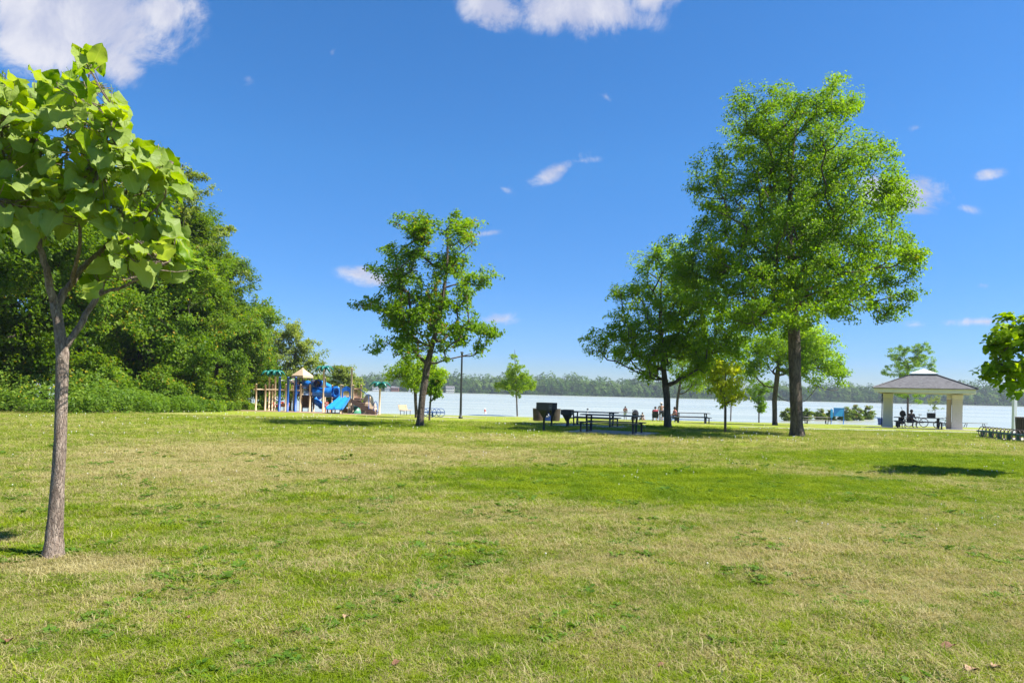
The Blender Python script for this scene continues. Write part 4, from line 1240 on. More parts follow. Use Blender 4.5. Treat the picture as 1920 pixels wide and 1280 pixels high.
M_NAVY = mat('blue_post_paint', (0.012, 0.075, 0.30), 0.4, 0.12, 4)
M_TAN = mat('tan_post_paint', (0.56, 0.42, 0.255), 0.5, 0.08, 4)
M_TANR = mat('tan_roof_plastic', (0.60, 0.44, 0.28), 0.55, 0.06, 3)
M_BROWN = mat('brown_coated_deck', (0.10, 0.062, 0.045), 0.6, 0.2, 6)
M_BROWNP = mat('brown_plastic', (0.33, 0.19, 0.115), 0.5, 0.12, 5)
M_PALM = mat('green_palm_plastic', (0.008, 0.155, 0.12), 0.38, 0.15, 4)
M_GREENP = mat('green_play_plastic', (0.08, 0.30, 0.18), 0.4, 0.1, 4)
M_RED = mat('red_play_plastic', (0.55, 0.06, 0.045), 0.4, 0.12, 5)
M_ORANGE = mat('orange_play_plastic', (0.60, 0.21, 0.06), 0.45, 0.1, 4)
M_LOOP = mat('worn_loop_steel', (0.16, 0.11, 0.10), 0.5, 0.25, 7, metal=.3)
M_GALV = mat('galvanised_steel', (0.42, 0.42, 0.41), 0.4, 0.12, 7, metal=.6)
M_RACK = mat('dark_green_rack_paint', (0.018, 0.085, 0.075), 0.45, 0.15, 5)
M_SIDING = mat('cream_siding', (0.66, 0.61, 0.55), 0.7, 0.06, 5, 0.002)
M_SIDING2 = mat('tan_siding', (0.50, 0.40, 0.31), 0.7, 0.08, 5, 0.002)
M_FASCIA = mat('cream_fascia', (0.70, 0.67, 0.60), 0.6, 0.05, 3)
M_SKYL = mat('white_roof_cap', (0.78, 0.79, 0.80), 0.4, 0.04, 3)
M_WHITE = mat('white_paint', (0.78, 0.78, 0.77), 0.5, 0.05, 4)
M_SKIN = mat('skin', (0.47, 0.26, 0.18), 0.55, 0.1, 8)
M_HAIR = mat('dark_hair', (0.035, 0.024, 0.018), 0.6, 0.3, 30)
M_CRED = mat('red_shirt_cloth', (0.40, 0.04, 0.06), 0.85, 0.15, 12)
M_CCOR = mat('coral_shirt_cloth', (0.50, 0.16, 0.13), 0.85, 0.15, 12)
M_CWHITE = mat('white_cloth', (0.70, 0.70, 0.68), 0.85, 0.1, 12)
M_CDARK = mat('dark_cloth', (0.028, 0.030, 0.040), 0.9, 0.25, 12)
M_CGREY = mat('grey_brown_shirt_cloth', (0.12, 0.10, 0.115), 0.9, 0.2, 12)
M_CKHAKI = mat('khaki_cloth', (0.20, 0.17, 0.12), 0.9, 0.2, 12)
M_CDENIM = mat('denim_cloth', (0.07, 0.11, 0.19), 0.9, 0.2, 12)
M_CGREEN = mat('bright_green_cloth', (0.16, 0.50, 0.20), 0.85, 0.1, 12)
M_CORANGE = mat('orange_cloth', (0.62, 0.24, 0.07), 0.85, 0.1, 12)
M_HAT = mat('straw_hat', (0.52, 0.49, 0.42), 0.9, 0.15, 20)
M_TYRE = mat('black_rubber', (0.014, 0.014, 0.015), 0.8, 0.2, 10)
M_BIKEG = mat('green_bike_paint', (0.02, 0.30, 0.10), 0.35, 0.1, 5)
M_BIKED = mat('dark_bike_paint', (0.03, 0.03, 0.034), 0.35, 0.15, 5)
M_SIGN = mat('blue_sign_board', (0.014, 0.17, 0.50), 0.4, 0.08, 3)
M_SIGNL = mat('light_blue_sign_board', (0.03, 0.30, 0.62), 0.4, 0.08, 3)
M_BENCHW = mat('weathered_bench_wood', (0.52, 0.36, 0.20), 0.7, 0.15, 6, 0.001, stretch=(.3, 3, 3))
M_BUOYO = mat('orange_red_buoy', (0.62, 0.11, 0.05), 0.4, 0.1, 5)
def shingle_mat():
    m, t = new_mat('asphalt_shingles')
    tcn = t.n('ShaderNodeTexCoord')
    br = t.n('ShaderNodeTexBrick'); t.put(br.inputs[0], tcn.outputs['Object'])
    br.inputs['Scale'].default_value = 3.2; br.inputs['Mortar Size'].default_value = .012
    br.inputs['Color1'].default_value = (0.085, 0.083, 0.086, 1); br.inputs['Color2'].default_value = (0.20, 0.195, 0.20, 1); br.inputs['Mortar'].default_value = (.09, .085, .08, 1)
    n_ = t.noise(tcn.outputs['Object'], 5.5, 4, .7)
    c = t.mix(t.remap(n_, .35, .65), br.outputs[0], (0.14, 0.135, 0.138))
    b = t.n('ShaderNodeBsdfPrincipled'); t.put(b.inputs['Base Color'], c); b.inputs['Roughness'].default_value = .9
    o = t.n('ShaderNodeOutputMaterial'); t.put(o.inputs[0], b.outputs[0])
    return m
M_SHING = shingle_mat()
def pt(name, root, mb, m, **k):
    """part of a thing whose geometry was laid out in world coordinates"""
    o = link(name, mb, m, root, off=root.location)
    return o

# ------------------------------------------------------------------ picnic shelter
FP = 1280.0
def shelter():
    root = thing('picnic_shelter', 'open picnic shelter with grey hip roof on two cream board clad piers', 'shelter', (SHC.x, SHC.y, g1(SHC.x, SHC.y)), SHR)
    zof = lambda v, rad: EYE - ray(1732, v)[1] * (SHC.y / 58.0 * rad) - root.location.z
    yF, yB = -2.2, 2.2
    x0, x1 = -3.06, 3.02
    ze = zof(727.6, 55.8)
    zf = ze - .30
    cx, cyy = -.05, 0.0
    zt = zof(702.5, 58.0)
    hw, hd = .74, .56
    mb = MB()
    e = .12
    A = [(x0 - e, yF - e, ze), (x1 + e, yF - e, ze), (x1 + e, yB + e, ze), (x0 - e, yB + e, ze)]
    B = [(cx - hw, cyy - hd, zt), (cx + hw, cyy - hd, zt), (cx + hw, cyy + hd, zt), (cx - hw, cyy + hd, zt)]
    A2 = [(p[0], p[1], p[2] - .05) for p in A]
    mb.add(A + B + A2, [(0, 1, 5, 4), (1, 2, 6, 5), (2, 3, 7, 6), (3, 0, 4, 7), (4, 5, 6, 7), (8, 9, 1, 0), (9, 10, 2, 1), (10, 11, 3, 2), (11, 8, 0, 3), (11, 10, 9, 8)])
    roof = link('roof', mb, M_SHING, root)
    # ridge cap shingles on the hips
    for a, b in zip(A, B):
        hp = MB(); a, b = Vector(a), Vector(b)
        hp.tube([a + Vector((0, 0, .02)), b + Vector((0, 0, .02))], .045, 5)
        link('hip_cap', hp, M_SHING, roof)
    cap = MB()
    zz = zt + .02
    C1 = [(cx - .86, cyy - .68, zz), (cx + .86, cyy - .68, zz), (cx + .86, cyy + .68, zz), (cx - .86, cyy + .68, zz)]
    C2 = [(p[0], p[1], p[2] + .07) for p in C1]
    ap = (cx, cyy, zt + .44)
    cap.add(C1 + C2 + [ap], [(0, 1, 5, 4), (1, 2, 6, 5), (2, 3, 7, 6), (3, 0, 4, 7), (4, 5, 8), (5, 6, 8), (6, 7, 8), (7, 4, 8), (3, 2, 1, 0)])
    link('skylight_cap', cap, M_SKYL, root)
    t = .05
    for nm, c, s in [('fascia', (cx, yF, (ze + zf) / 2 - .03), (x1 - x0, t, .30)), ('fascia', (cx, yB, (ze + zf) / 2 - .03), (x1 - x0, t, .30)),
                     ('fascia', (x0 + t / 2, cyy, (ze + zf) / 2 - .03), (t, yB - yF - t - .004, .30)), ('fascia', (x1 - t / 2, cyy, (ze + zf) / 2 - .03), (t, yB - yF - t - .004, .30))]:
        m = MB(); m.box(c, s, bevel=.006); link(nm, m, M_FASCIA, root)
    m = MB(); m.box((cx, cyy, zf + .06), (x1 - x0 - .12, yB - yF - .12, .03)); link('ceiling_board', m, M_SIDING2, root)
    m = MB(); m.box((cx, 0.0, zf - .02 - .001), (x1 - x0 - .5, .22, .13)); link('beam', m, M_FASCIA, root)
    # piers: stacked siding boards, each a piece of its own
    zc = zf - .09
    for (xa, xb, dp, nm, mm) in [(-2.58, -1.97, .60, 'pier', M_SIDING), (1.74, 2.35, .62, 'pier', M_SIDING)]:
        zb = 0.02
        core = MB(); core.box(((xa + xb) / 2, 0.0, (zb + zc) / 2), (xb - xa - .04, dp - .04, zc - zb))
        pier = link(nm, core, mm, root)
        nb = 13
        me = None
        h = (zc - zb - .34) / nb
        for i in range(nb):
            z0 = zb + i * h
            fl = .05 * max(0, 1 - i / 3)
            w_, d_ = (xb - xa) / 2 + fl * .6, dp / 2 + fl * .5
            bm = MB()
            lo, hi = .018, .002
            vs = [((xa + xb) / 2 + sx * (w_ + o), 0.0 + sy * (d_ + o), z0 + zz_) for zz_, o in ((.006, lo), (h - .006, hi)) for sx, sy in ((-1, -1), (1, -1), (1, 1), (-1, 1))]
            bm.add(vs, [(0, 1, 5, 4), (1, 2, 6, 5), (2, 3, 7, 6), (3, 0, 4, 7), (3, 2, 1, 0), (4, 5, 6, 7)])
            link('siding_board', bm, mm, pier)
        tr = MB(); tr.box(((xa + xb) / 2, 0.0, zc - .17), (xb - xa + .05, dp + .05, .32), bevel=.01)
        link('capital', tr, M_FASCIA, pier)
        if xa > 0:
            # tan side leaf of the right pier
            sd = MB(); sd.box((xa - .19, .06, (zb + zc - .35) / 2 + .01), (.30, .30, zc - zb - .36)); link('side_panel', sd, M_SIDING2, root)
            sd = MB(); sd.box((xa - .19, .06, zc - .17), (.32, .34, .30), bevel=.01); link('side_capital', sd, M_FASCIA, root)
    m = MB(); m.tube([(-2.66, -.1, .05), (-2.66, -.1, zc)], .035, 6); link('downpipe', m, M_BLACK, root)
shelter()

# ------------------------------------------------------------------ picnic tables
def plank(L, w_, th):
    m = MB(); m.box((0, 0, 0), (L, w_, th), bevel=.012); return m.mesh('plank')
def make_table(name, label, loc, rz, L=2.44, group=None, style='steel', m1=None):
    m1 = m1 or M_TABLE
    root = thing(name, label, 'picnic table', loc, rz, group)
    pm = plank(L, .145, .045); pm.materials.append(m1)
    for i in range(5):
        o = link('top_plank', pm, m1, root); o.location = (0, (i - 2) * .153, .745)
    pm2 = plank(L, .14, .045); pm2.materials.append(m1)
    for s in (-1, 1):
        for i in range(2):
            o = link('seat_plank', pm2, m1, root); o.location = (0, s * (.68 + i * .148), .445)
    for s in (-1, 1):
        x = s * (L / 2 - .30)
        for t in (-1, 1):
            m = MB(); m.tube([(x, t * .36, .72), (x, t * .24, .02)], .042, 8); link('leg', m, M_BLACK, root)
            m = MB(); m.tube([(x + s * .12, t * .75, .42), (x + s * .12, t * .75, .0)], .042, 8); link('seat_leg', m, M_BLACK, root)
        m = MB(); m.box((x + s * .12, 0, .405), (.05, 1.68, .05)); link('cross_bar', m, M_BLACK, root)
        m = MB(); m.box((x, 0, .705), (.05, .72, .045)); link('top_bar', m, M_BLACK, root)
        m = MB(); m.box((x, 0, .05), (.05, .62, .05)); link('foot_bar', m, M_BLACK, root)
    return root
tb = make_table('picnic_table', 'long dark picnic table with two benches nearest the camera', (T1.x, T1.y, T1.z + .012), T1r, 2.6, 'picnic tables')
tb.scale = (.95, .95, .93)
dup(tb, (T2_.x, T2_.y, T2_.z + .012), T2r, 'dark picnic table half hidden behind the nearest picnic table', 'picnic tables', .92)
b = gp(1168, 788); b = Vector((at(1168, 780, 66).x, 66, g1(14, 66)))
dup(tb, b, R(2), 'picnic table by the water where the woman with the baby stands', 'picnic tables', 1.0)
b = Vector((at(1297, 785, 51).x, 51, g1(14, 51)))
dup(tb, b, R(-5), 'picnic table right of the rounded maple with a woman seated at its end', 'picnic tables', (1.0, 1.0, 1.0))
pv = Vector((at(1722, 795, PY + .1).x, PY + .1, g1(SHC.x, SHC.y) + .03))
dup(tb, pv, R(-26), 'dark picnic table under the shelter roof', 'picnic tables', (1.22, 1.05, 1.0))
b = Vector((at(1531, 786, 76).x, 76, g1(33, 76)))
make_table('picnic_table', 'weathered grey picnic table in front of the shore bushes', b, R(-3), 2.9, 'picnic tables', m1=M_TABLE_OLD)
b = Vector((at(1828, 790, 77).x, 77, g1(50, 77)))
root = thing('bench', 'backless grey bench on the shore right of the shelter', 'bench', b)
for i in range(3):
    m = MB(); m.box((0, (i - 1) * .15, .50), (2.6, .14, .05)); link('seat_plank', m, M_TABLE_OLD, root)
for s in (-1, 1):
    for t in (-1, 1):
        m = MB(); m.tube([(s * .95, t * .12, .48), (s * 1.1, t * .22, 0)], .035, 6); link('leg', m, M_BLACK, root)

# ------------------------------------------------------------------ grills
def make_grill(label, loc, h, w_, d_, bh, rz, raised=False):
    root = thing('park_grill', label, 'grill', loc, rz, 'park grills')
    m = MB(); m.tube([(0, 0, -.05), (0, 0, h - .28)], .042, 10); link('post', m, M_BLACK, root)
    # funnel under the firebox
    m = MB()
    z0, z1 = h - .30, h
    q0 = [(-.05, -.05, z0), (.05, -.05, z0), (.05, .05, z0), (-.05, .05, z0)]
    q1 = [(-w_ * .36, -d_ / 2, z1), (w_ * .36, -d_ / 2, z1), (w_ * .36, d_ / 2, z1), (-w_ * .36, d_ / 2, z1)]
    m.add(q0 + q1, [(0, 1, 5, 4), (1, 2, 6, 5), (2, 3, 7, 6), (3, 0, 4, 7), (3, 2, 1, 0)]); link('funnel', m, M_BLACK, root)
    t = .018
    fb = MB()
    fb.box((0, -d_ / 2, h + bh / 2), (w_, t, bh)); fb.box((0, d_ / 2, h + bh / 2), (w_, t, bh))
    fb.box((0, 0, h + .008), (w_ - .002, d_ - t, .016))
    o = link('firebox', fb, M_BLACK, root)
    for s in (-1, 1):
        sd = MB()
        # side plates with the notches that hold the grate
        sd.box((s * (w_ / 2 - t / 2), 0, h + bh * .40), (t, d_ - t - .004, bh * .78))
        for k in range(3):
            sd.box((s * (w_ / 2 - t / 2), (k - 1) * d_ * .33, h + bh * .88), (t, d_ * .2, bh * .18))
        link('side_plate', sd, M_BLACK, root)
        hd = MB(); hd.tube([(s * w_ / 2, -d_ * .2, h + bh * .35), (s * (w_ / 2 + .07), -d_ * .2, h + bh * .35)], .012, 6); link('handle', hd, M_GALV, root)
    gr = MB()
    for k in range(9):
        y = -d_ / 2 + d_ * (k + 1) / 10; gr.tube([(-w_ / 2 + .02, y, h + bh * .8), (w_ / 2 - .02, y, h + bh * .8)], .006, 4)
    tag(link('grate', gr, M_GALV, root))
    return root
b = gp(1019.5, 808.5)
make_grill('large black charcoal grill on a post in front of the waste bins', b, .86, .53, .40, .30, R(-24))
b2 = gp(1063, 801)
make_grill('smaller black charcoal grill on a thin post left of the picnic tables', b2, .58, .50, .38, .24, R(-24))
# second, larger grill box behind the first
b3 = Vector((at(1034.5, 780, 31.5).x, 31.5, g1(2, 31.5)))
make_grill('dark grill with holed side plates seen just behind the large grill', b3, .82, .34, .32, .30, R(35))

# ------------------------------------------------------------------ bins
def make_bin(label, loc, rad, h):
    root = thing('litter_bin', label, 'bin', loc, 0, 'slatted litter bins')
    m = MB(); m.lathe((0, 0, 0), [(0.01, .03), (rad * .80, .03), (rad * .92, h * .93), (rad * .86, h * .93), (rad * .75, .06)], 18); link('liner', m, M_CDARK, root)
    sm = MB()
    w_ = 2 * math.pi * rad / 26 * .78
    sm.add([(-w_ / 2 * .9, 0, .05), (w_ / 2 * .9, 0, .05), (w_ / 2, .12 * rad, h * .96), (w_ / 2 * 1.05, .24 * rad, h), (-w_ / 2 * 1.05, .24 * rad, h), (-w_ / 2, .12 * rad, h * .96),
            (-w_ / 2 * .9, .02, .05), (w_ / 2 * .9, .02, .05), (w_ / 2, .12 * rad + .02, h * .96), (-w_ / 2, .12 * rad + .02, h * .96)], [(0, 1, 2, 5), (5, 2, 3, 4), (7, 6, 9, 8), (1, 7, 8, 2), (6, 0, 5, 9)])
    me = sm.mesh('slat'); me.materials.append(M_BINSLAT)
    for k in range(26):
        th = 2 * math.pi * k / 26
        o = link('slat', me, M_BINSLAT, root)
        o.location = (rad * .86 * math.cos(th), rad * .86 * math.sin(th), 0); o.rotation_euler = (0, 0, th - math.pi / 2)
    for z in (.12, h * .55, h * .93):
        m = MB(); m.tube([(rad * (.84 + .12 * z / h) * math.cos(q * .3142), rad * (.84 + .12 * z / h) * math.sin(q * .3142), z) for q in range(20)], .012, 5, closed=True); link('hoop', m, M_BLACK, root)
    return root
YB = 41.5
bl = at(1009, 789, YB); br = at(1040, 789.5, YB)
zb = g1(bl.x, YB)
bin0 = make_bin('brown slatted litter bin left of the blue recycling bin', (bl.x, YB, zb), .33, .78)
dup(bin0, (br.x, YB, zb), 1.0, 'brown slatted litter bin right of the blue recycling bin', 'slatted litter bins')
rbx = at(1904.5, 770, 34).x
dup(bin0, (rbx + .5, 34.0, g1(28, 34)), .4, 'dark slatted litter bin at the right edge behind the bicycle rack', 'slatted litter bins', (1.25, 1.25, 1.22))
def recycle(label, loc, w_, d_, h, rz=0, cart=False):
    root = thing('recycling_bin', label, 'recycling bin', loc, rz, 'blue recycling bins')
    m = MB()
    t = .78
    vs = [(-w_ / 2 * t, -d_ / 2 * t, .04), (w_ / 2 * t, -d_ / 2 * t, .04), (w_ / 2 * t, d_ / 2 * t, .04), (-w_ / 2 * t, d_ / 2 * t, .04), (-w_ / 2, -d_ / 2, h), (w_ / 2, -d_ / 2, h), (w_ / 2, d_ / 2, h), (-w_ / 2, d_ / 2, h)]
    m.add(vs, [(0, 1, 5, 4), (1, 2, 6, 5), (2, 3, 7, 6), (3, 0, 4, 7), (3, 2, 1, 0), (4, 5, 6, 7)]); link('body', m, M_BLUEBIN, root)
    m = MB(); m.box((0, 0, h + .02), (w_ + .05, d_ + .05, .05), Euler((R(-4), 0, 0)), bevel=.015); link('lid', m, M_BLUEBIN, root)
    # recycling arrows: three bent white bars
    lg = MB()
    for k in range(3):
        th = R(90 + 120 * k); th2 = R(90 + 120 * (k + 1)); c = Vector((0, -d_ / 2 * .93 - .012, h * .6)); q = w_ * .22
        a = c + Vector((math.cos(th) * q, -.004, math.sin(th) * q)); bq = c + Vector((math.cos(th2) * q, -.004, math.sin(th2) * q))
        a, bq = a + (bq - a) * .2, a + (bq - a) * .85
        lg.tube([a, bq], .018, 4)
    link('recycling_mark', lg, M_WHITE, root)
    if cart:
        for s in (-1, 1):
            m = MB(); m.lathe((s * w_ * .36, d_ * .45, .1), [(0.01, -.02), (.1, -.02), (.1, .02), (.01, .02)], 12); link('wheel', m, M_TYRE, root)
        m = MB(); m.tube([(-w_ * .4, d_ / 2 + .06, h - .04), (w_ * .4, d_ / 2 + .06, h - .04)], .015, 6); link('handle', m, M_BLUEBIN, root)
    return root
bb = at(1025, 790, YB - .3)
recycle('blue recycling bin between the two brown litter bins', (bb.x, YB - .9, g1(bb.x, YB - .9)), .60, .50, .62)
bb = at(1635.5, 790, 79)
recycle('blue recycling cart at the right end of the shore bushes', (bb.x, 77, g1(bb.x, 77)), .62, .62, .78, R(6), True)

# ------------------------------------------------------------------ lamp post
b = gp(863.5, 784.5)
root = thing('lamp_post', 'tall slim black lamp post beside the lakeside path', 'lamp post', b)
H = (at(866, 662, b.y) - b).z
m = MB(); m.lathe((0, 0, 0), [(.13, -.05), (.13, .04), (.085, .06), (.078, .5), (.065, H * .6), (.055, H)], 12); link('pole', m, M_LAMP, root)
m = MB(); m.lathe((0, 0, 0), [(.01, .14), (.135, .14), (.135, .0), (.01, 0)], 12); link('base_collar', m, M_LAMP, root)
m = MB(); m.box((0, -.08, H + .04), (.20, .36, .09), bevel=.03); hd = link('lamp_head', m, M_LAMP, root)
m = MB(); m.box((0, -.16, H - .012), (.14, .16, .012)); link('lens', m, M_SKYL, hd)
m = MB(); m.lathe((0, 0, H), [(.06, -.12), (.075, -.12), (.075, .0), (.01, .0)], 10); link('tenon', m, M_LAMP, root)

# ------------------------------------------------------------------ benches and small rack by the water, left of the lamp
b = Vector((at(766, 772, 66).x, 64, g1(-10, 64)))
root = thing('bench', 'wooden bench with slatted back facing the lake', 'bench', b, R(68))
for i in range(4):
    m = MB(); m.box((0, -.2 + i * .115, .46), (1.5, .09, .035)); link('seat_slat', m, M_BENCHW, root)
for i in range(4):
    m = MB(); m.box((0, .235 + i * .035, .56 + i * .115), (1.5, .028, .095), Euler((R(-16), 0, 0))); link('back_slat', m, M_BENCHW, root)
for s in (-1, 1):
    m = MB(); m.tube([(s * .55, -.2, .43), (s * .55, -.2, 0)], .025, 6); link('leg', m, M_BLACK, root)
    m = MB(); m.tube([(s * .55, .38, .98), (s * .55, .22, .45), (s * .55, .18, 0)], .025, 6); link('leg', m, M_BLACK, root)
    m = MB(); m.tube([(s * .55, -.2, .43), (s * .55, .22, .43)], .022, 6); link('seat_bar', m, M_BLACK, root)

def loop_rack(name, label, loc, rz, nloop, rad, pitch, rail_z, post_dx, m_rail, m_loop, group):
    root = thing(name, label, 'bicycle rack', loc, rz, group)
    L = pitch * (nloop - 1)
    for y in (-.11, .11):
        m = MB(); m.box((L / 2, y, rail_z), (L + .5, .07, .07), bevel=.008); link('rail', m, m_rail, root)
    for k in range(int(L / post_dx) + 1):
        m = MB(); m.box((k * post_dx, 0, rail_z / 2 - .04), (.11, .14, rail_z + .06), bevel=.008); link('post', m, m_rail, root)
    lm = MB(); lm.tube([(rad * math.cos(2 * math.pi * q / 22), 0, rad * math.sin(2 * math.pi * q / 22)) for q in range(22)], .019, 6, closed=True)
    me = lm.mesh('loop'); me.materials.append(m_loop)
    for k in range(nloop):
        o = link('loop', me, m_loop, root); o.location = (k * pitch, 0, rad + .02); o.rotation_euler = (0, 0, R(14))
    return root
p0, p1 = gp(1842, 820.5), gp(1916, 829)
dv = p1 - p0
loop_rack('bicycle_rack', 'long dark green bicycle rack with a row of steel loops at the right edge', p0, math.atan2(dv.y, dv.x), 26, .245, .30, .30, .72, M_RACK, M_LOOP, 'bicycle racks')
b = gp(794, 781.5)
loop_rack('bicycle_rack', 'short blue bicycle rack behind the leaning maple', b, R(10), 5, .30, .30, .34, .62, M_NAVY, M_NAVY, 'bicycle racks')

# white shelter posts past the right edge bin
root = thing('white_post', 'white post beside the dark bin at the right edge', 'post', (at(1912, 790, 36).x, 36.4, g1(30, 36)))
m = MB(); m.box((0, 0, 1.05), (.17, .17, 2.1), bevel=.012); link('shaft', m, M_WHITE, root)
m = MB(); m.box((0, 0, 2.13), (.26, .26, .07), bevel=.012); link('cap', m, M_WHITE, root)
m = MB(); m.box((0, 0, .06), (.26, .26, .14), bevel=.012); link('foot', m, M_WHITE, root)

# blue boards on the shore among the bushes
b = Vector((at(1570, 790, 80).x, 80, g1(36, 80)))
root = thing('notice_board', 'tall blue notice board rising above the shore bushes', 'notice board', b)
k = 80 / FP
for s in (-.72, .72):
    m = MB(); m.tube([(s, 0, -.1), (s, 0, 1.80)], .05, 8); link('post', m, M_SIGN, root)
m = MB(); m.box((.12, -.05, 1.42), (1.20, .06, .95), bevel=.01); bd = link('board', m, M_SIGN, root)
m = MB(); m.add([(-.42, -.086, .97), (.5, -.086, .97), (.66, -.086, 1.75), (.3, -.086, 1.75)], [(0, 1, 2, 3)]); link('poster', m, M_SIGNL, bd)
m = MB(); m.box((.12, -.05, 1.93), (1.30, .09, .06), bevel=.01); link('cap_rail', m, M_SIGNL, root)
m = MB(); m.box((-.74, -.10, 1.25), (.26, .10, 1.0), bevel=.012); link('side_board', m, M_SIGNL, root)

# ------------------------------------------------------------------ swim buoys
for (u, v0, v1, lab) in [(910, 765, 774, 'leaning orange and white buoy in the lake right of the lamp post'), (1101, 765, 778, 'white marker buoy with dark top right of the grills')]:
    x_, d_ = ray(u, v1); Y = (EYE - WATER) / d_
    b = Vector((x_ * Y, Y, WATER)); h = (v1 - v0) / FP * Y
    root = thing('buoy', lab, 'buoy', b, 0, 'swim area buoys')
    root.rotation_euler = (0, R(-10 if u < 1000 else 3), 0)
    m = MB(); m.lathe((0, 0, 0), [(.02, -.3), (.13, -.25), (.14, .15 * h), (.11, .2 * h)], 10); link('float', m, M_WHITE, root)
    m = MB(); m.lathe((0, 0, 0), [(.11, .2 * h), (.10, .72 * h), (.09, .76 * h)], 10); link('body', m, M_BUOYO if u < 1000 else M_WHITE, root)
    m = MB(); m.lathe((0, 0, 0), [(.09, .76 * h), (.16, .80 * h), (.12, .92 * h), (.01, h)], 10); link('cap', m, M_WHITE if u < 1000 else M_BLACK, root)

# ------------------------------------------------------------------ people: one skin-grown body each, clothes over it
JS = dict(pel=(0, 0, .95), che=(0, .01, 1.25), nec=(0, 0, 1.47), hea=(0, .02, 1.60), top=(0, .0, 1.73), nos=(0, .125, 1.60),
          sl=(-.19, 0, 1.41), el=(-.25, -.02, 1.13), wl=(-.25, .08, .90), sr=(.19, 0, 1.41), er=(.25, -.02, 1.13), wr=(.25, .08, .90),
          hl=(-.10, 0, .90), kl=(-.11, .03, .49), al=(-.11, -.03, .07), tl=(-.13, .15, .03), hr=(.10, 0, .90), kr=(.11, .03, .49), ar=(.11, -.03, .07), tr=(.13, .15, .03))
JSIT = dict(JS, pel=(0, 0, .50), che=(0, .03, .82), nec=(0, .05, 1.05), hea=(0, .08, 1.18), top=(0, .07, 1.31), nos=(0, .19, 1.18), sl=(-.19, .05, .99), el=(-.25, .10, .73), wl=(-.16, .32, .66), sr=(.19, .05, .99), er=(.25, .10, .73), wr=(.16, .32, .66),
            hl=(-.10, .03, .49), kl=(-.14, .44, .50), al=(-.14, .42, .07), tl=(-.15, .60, .03), hr=(.10, .03, .49), kr=(.14, .44, .50), ar=(.14, .42, .07), tr=(.15, .60, .03))
JR = dict(pel=(.165, .125), che=(.165, .115), nec=(.062, .062), hea=(.092, .105), top=(.06, .07), nos=(.02, .02), sl=(.068, .068), el=(.045, .045), wl=(.03, .036), sr=(.068, .068), er=(.045, .045), wr=(.03, .036),
          hl=(.098, .098), kl=(.062, .062), al=(.042, .042), tl=(.033, .03), hr=(.098, .098), kr=(.062, .062), ar=(.042, .042), tr=(.033, .03))
JE = [('pel', 'che'), ('che', 'nec'), ('nec', 'hea'), ('hea', 'top'), ('hea', 'nos'), ('che', 'sl'), ('sl', 'el'), ('el', 'wl'), ('che', 'sr'), ('sr', 'er'), ('er', 'wr'), ('pel', 'hl'), ('hl', 'kl'), ('kl', 'al'), ('al', 'tl'), ('pel', 'hr'), ('hr', 'kr'), ('kr', 'ar'), ('ar', 'tr')]
def skin_obj(name, pts, rads, edges, mat_, parent, root_i=0, sub=2):
    me = bpy.data.meshes.new(name)
    me.from_pydata(pts, edges, [])
    me.materials.append(mat_)
    o = bpy.data.objects.new(name, me); COL.objects.link(o); o.parent = parent
    mo = o.modifiers.new('skin', 'SKIN'); mo.use_smooth_shade = True
    lay = me.skin_vertices[0] if me.skin_vertices else None
    if lay is None:
        me.attributes  # the layer appears with the modifier
        bpy.context.view_layer.objects.active = o
        bpy.ops.mesh.customdata_skin_add()
        lay = me.skin_vertices[0]
    for i, sv in enumerate(lay.data):
        sv.radius = rads[i]; sv.use_root = (i == root_i)
    ss = o.modifiers.new('smooth', 'SUBSURF'); ss.levels = sub; ss.render_levels = sub
    return o
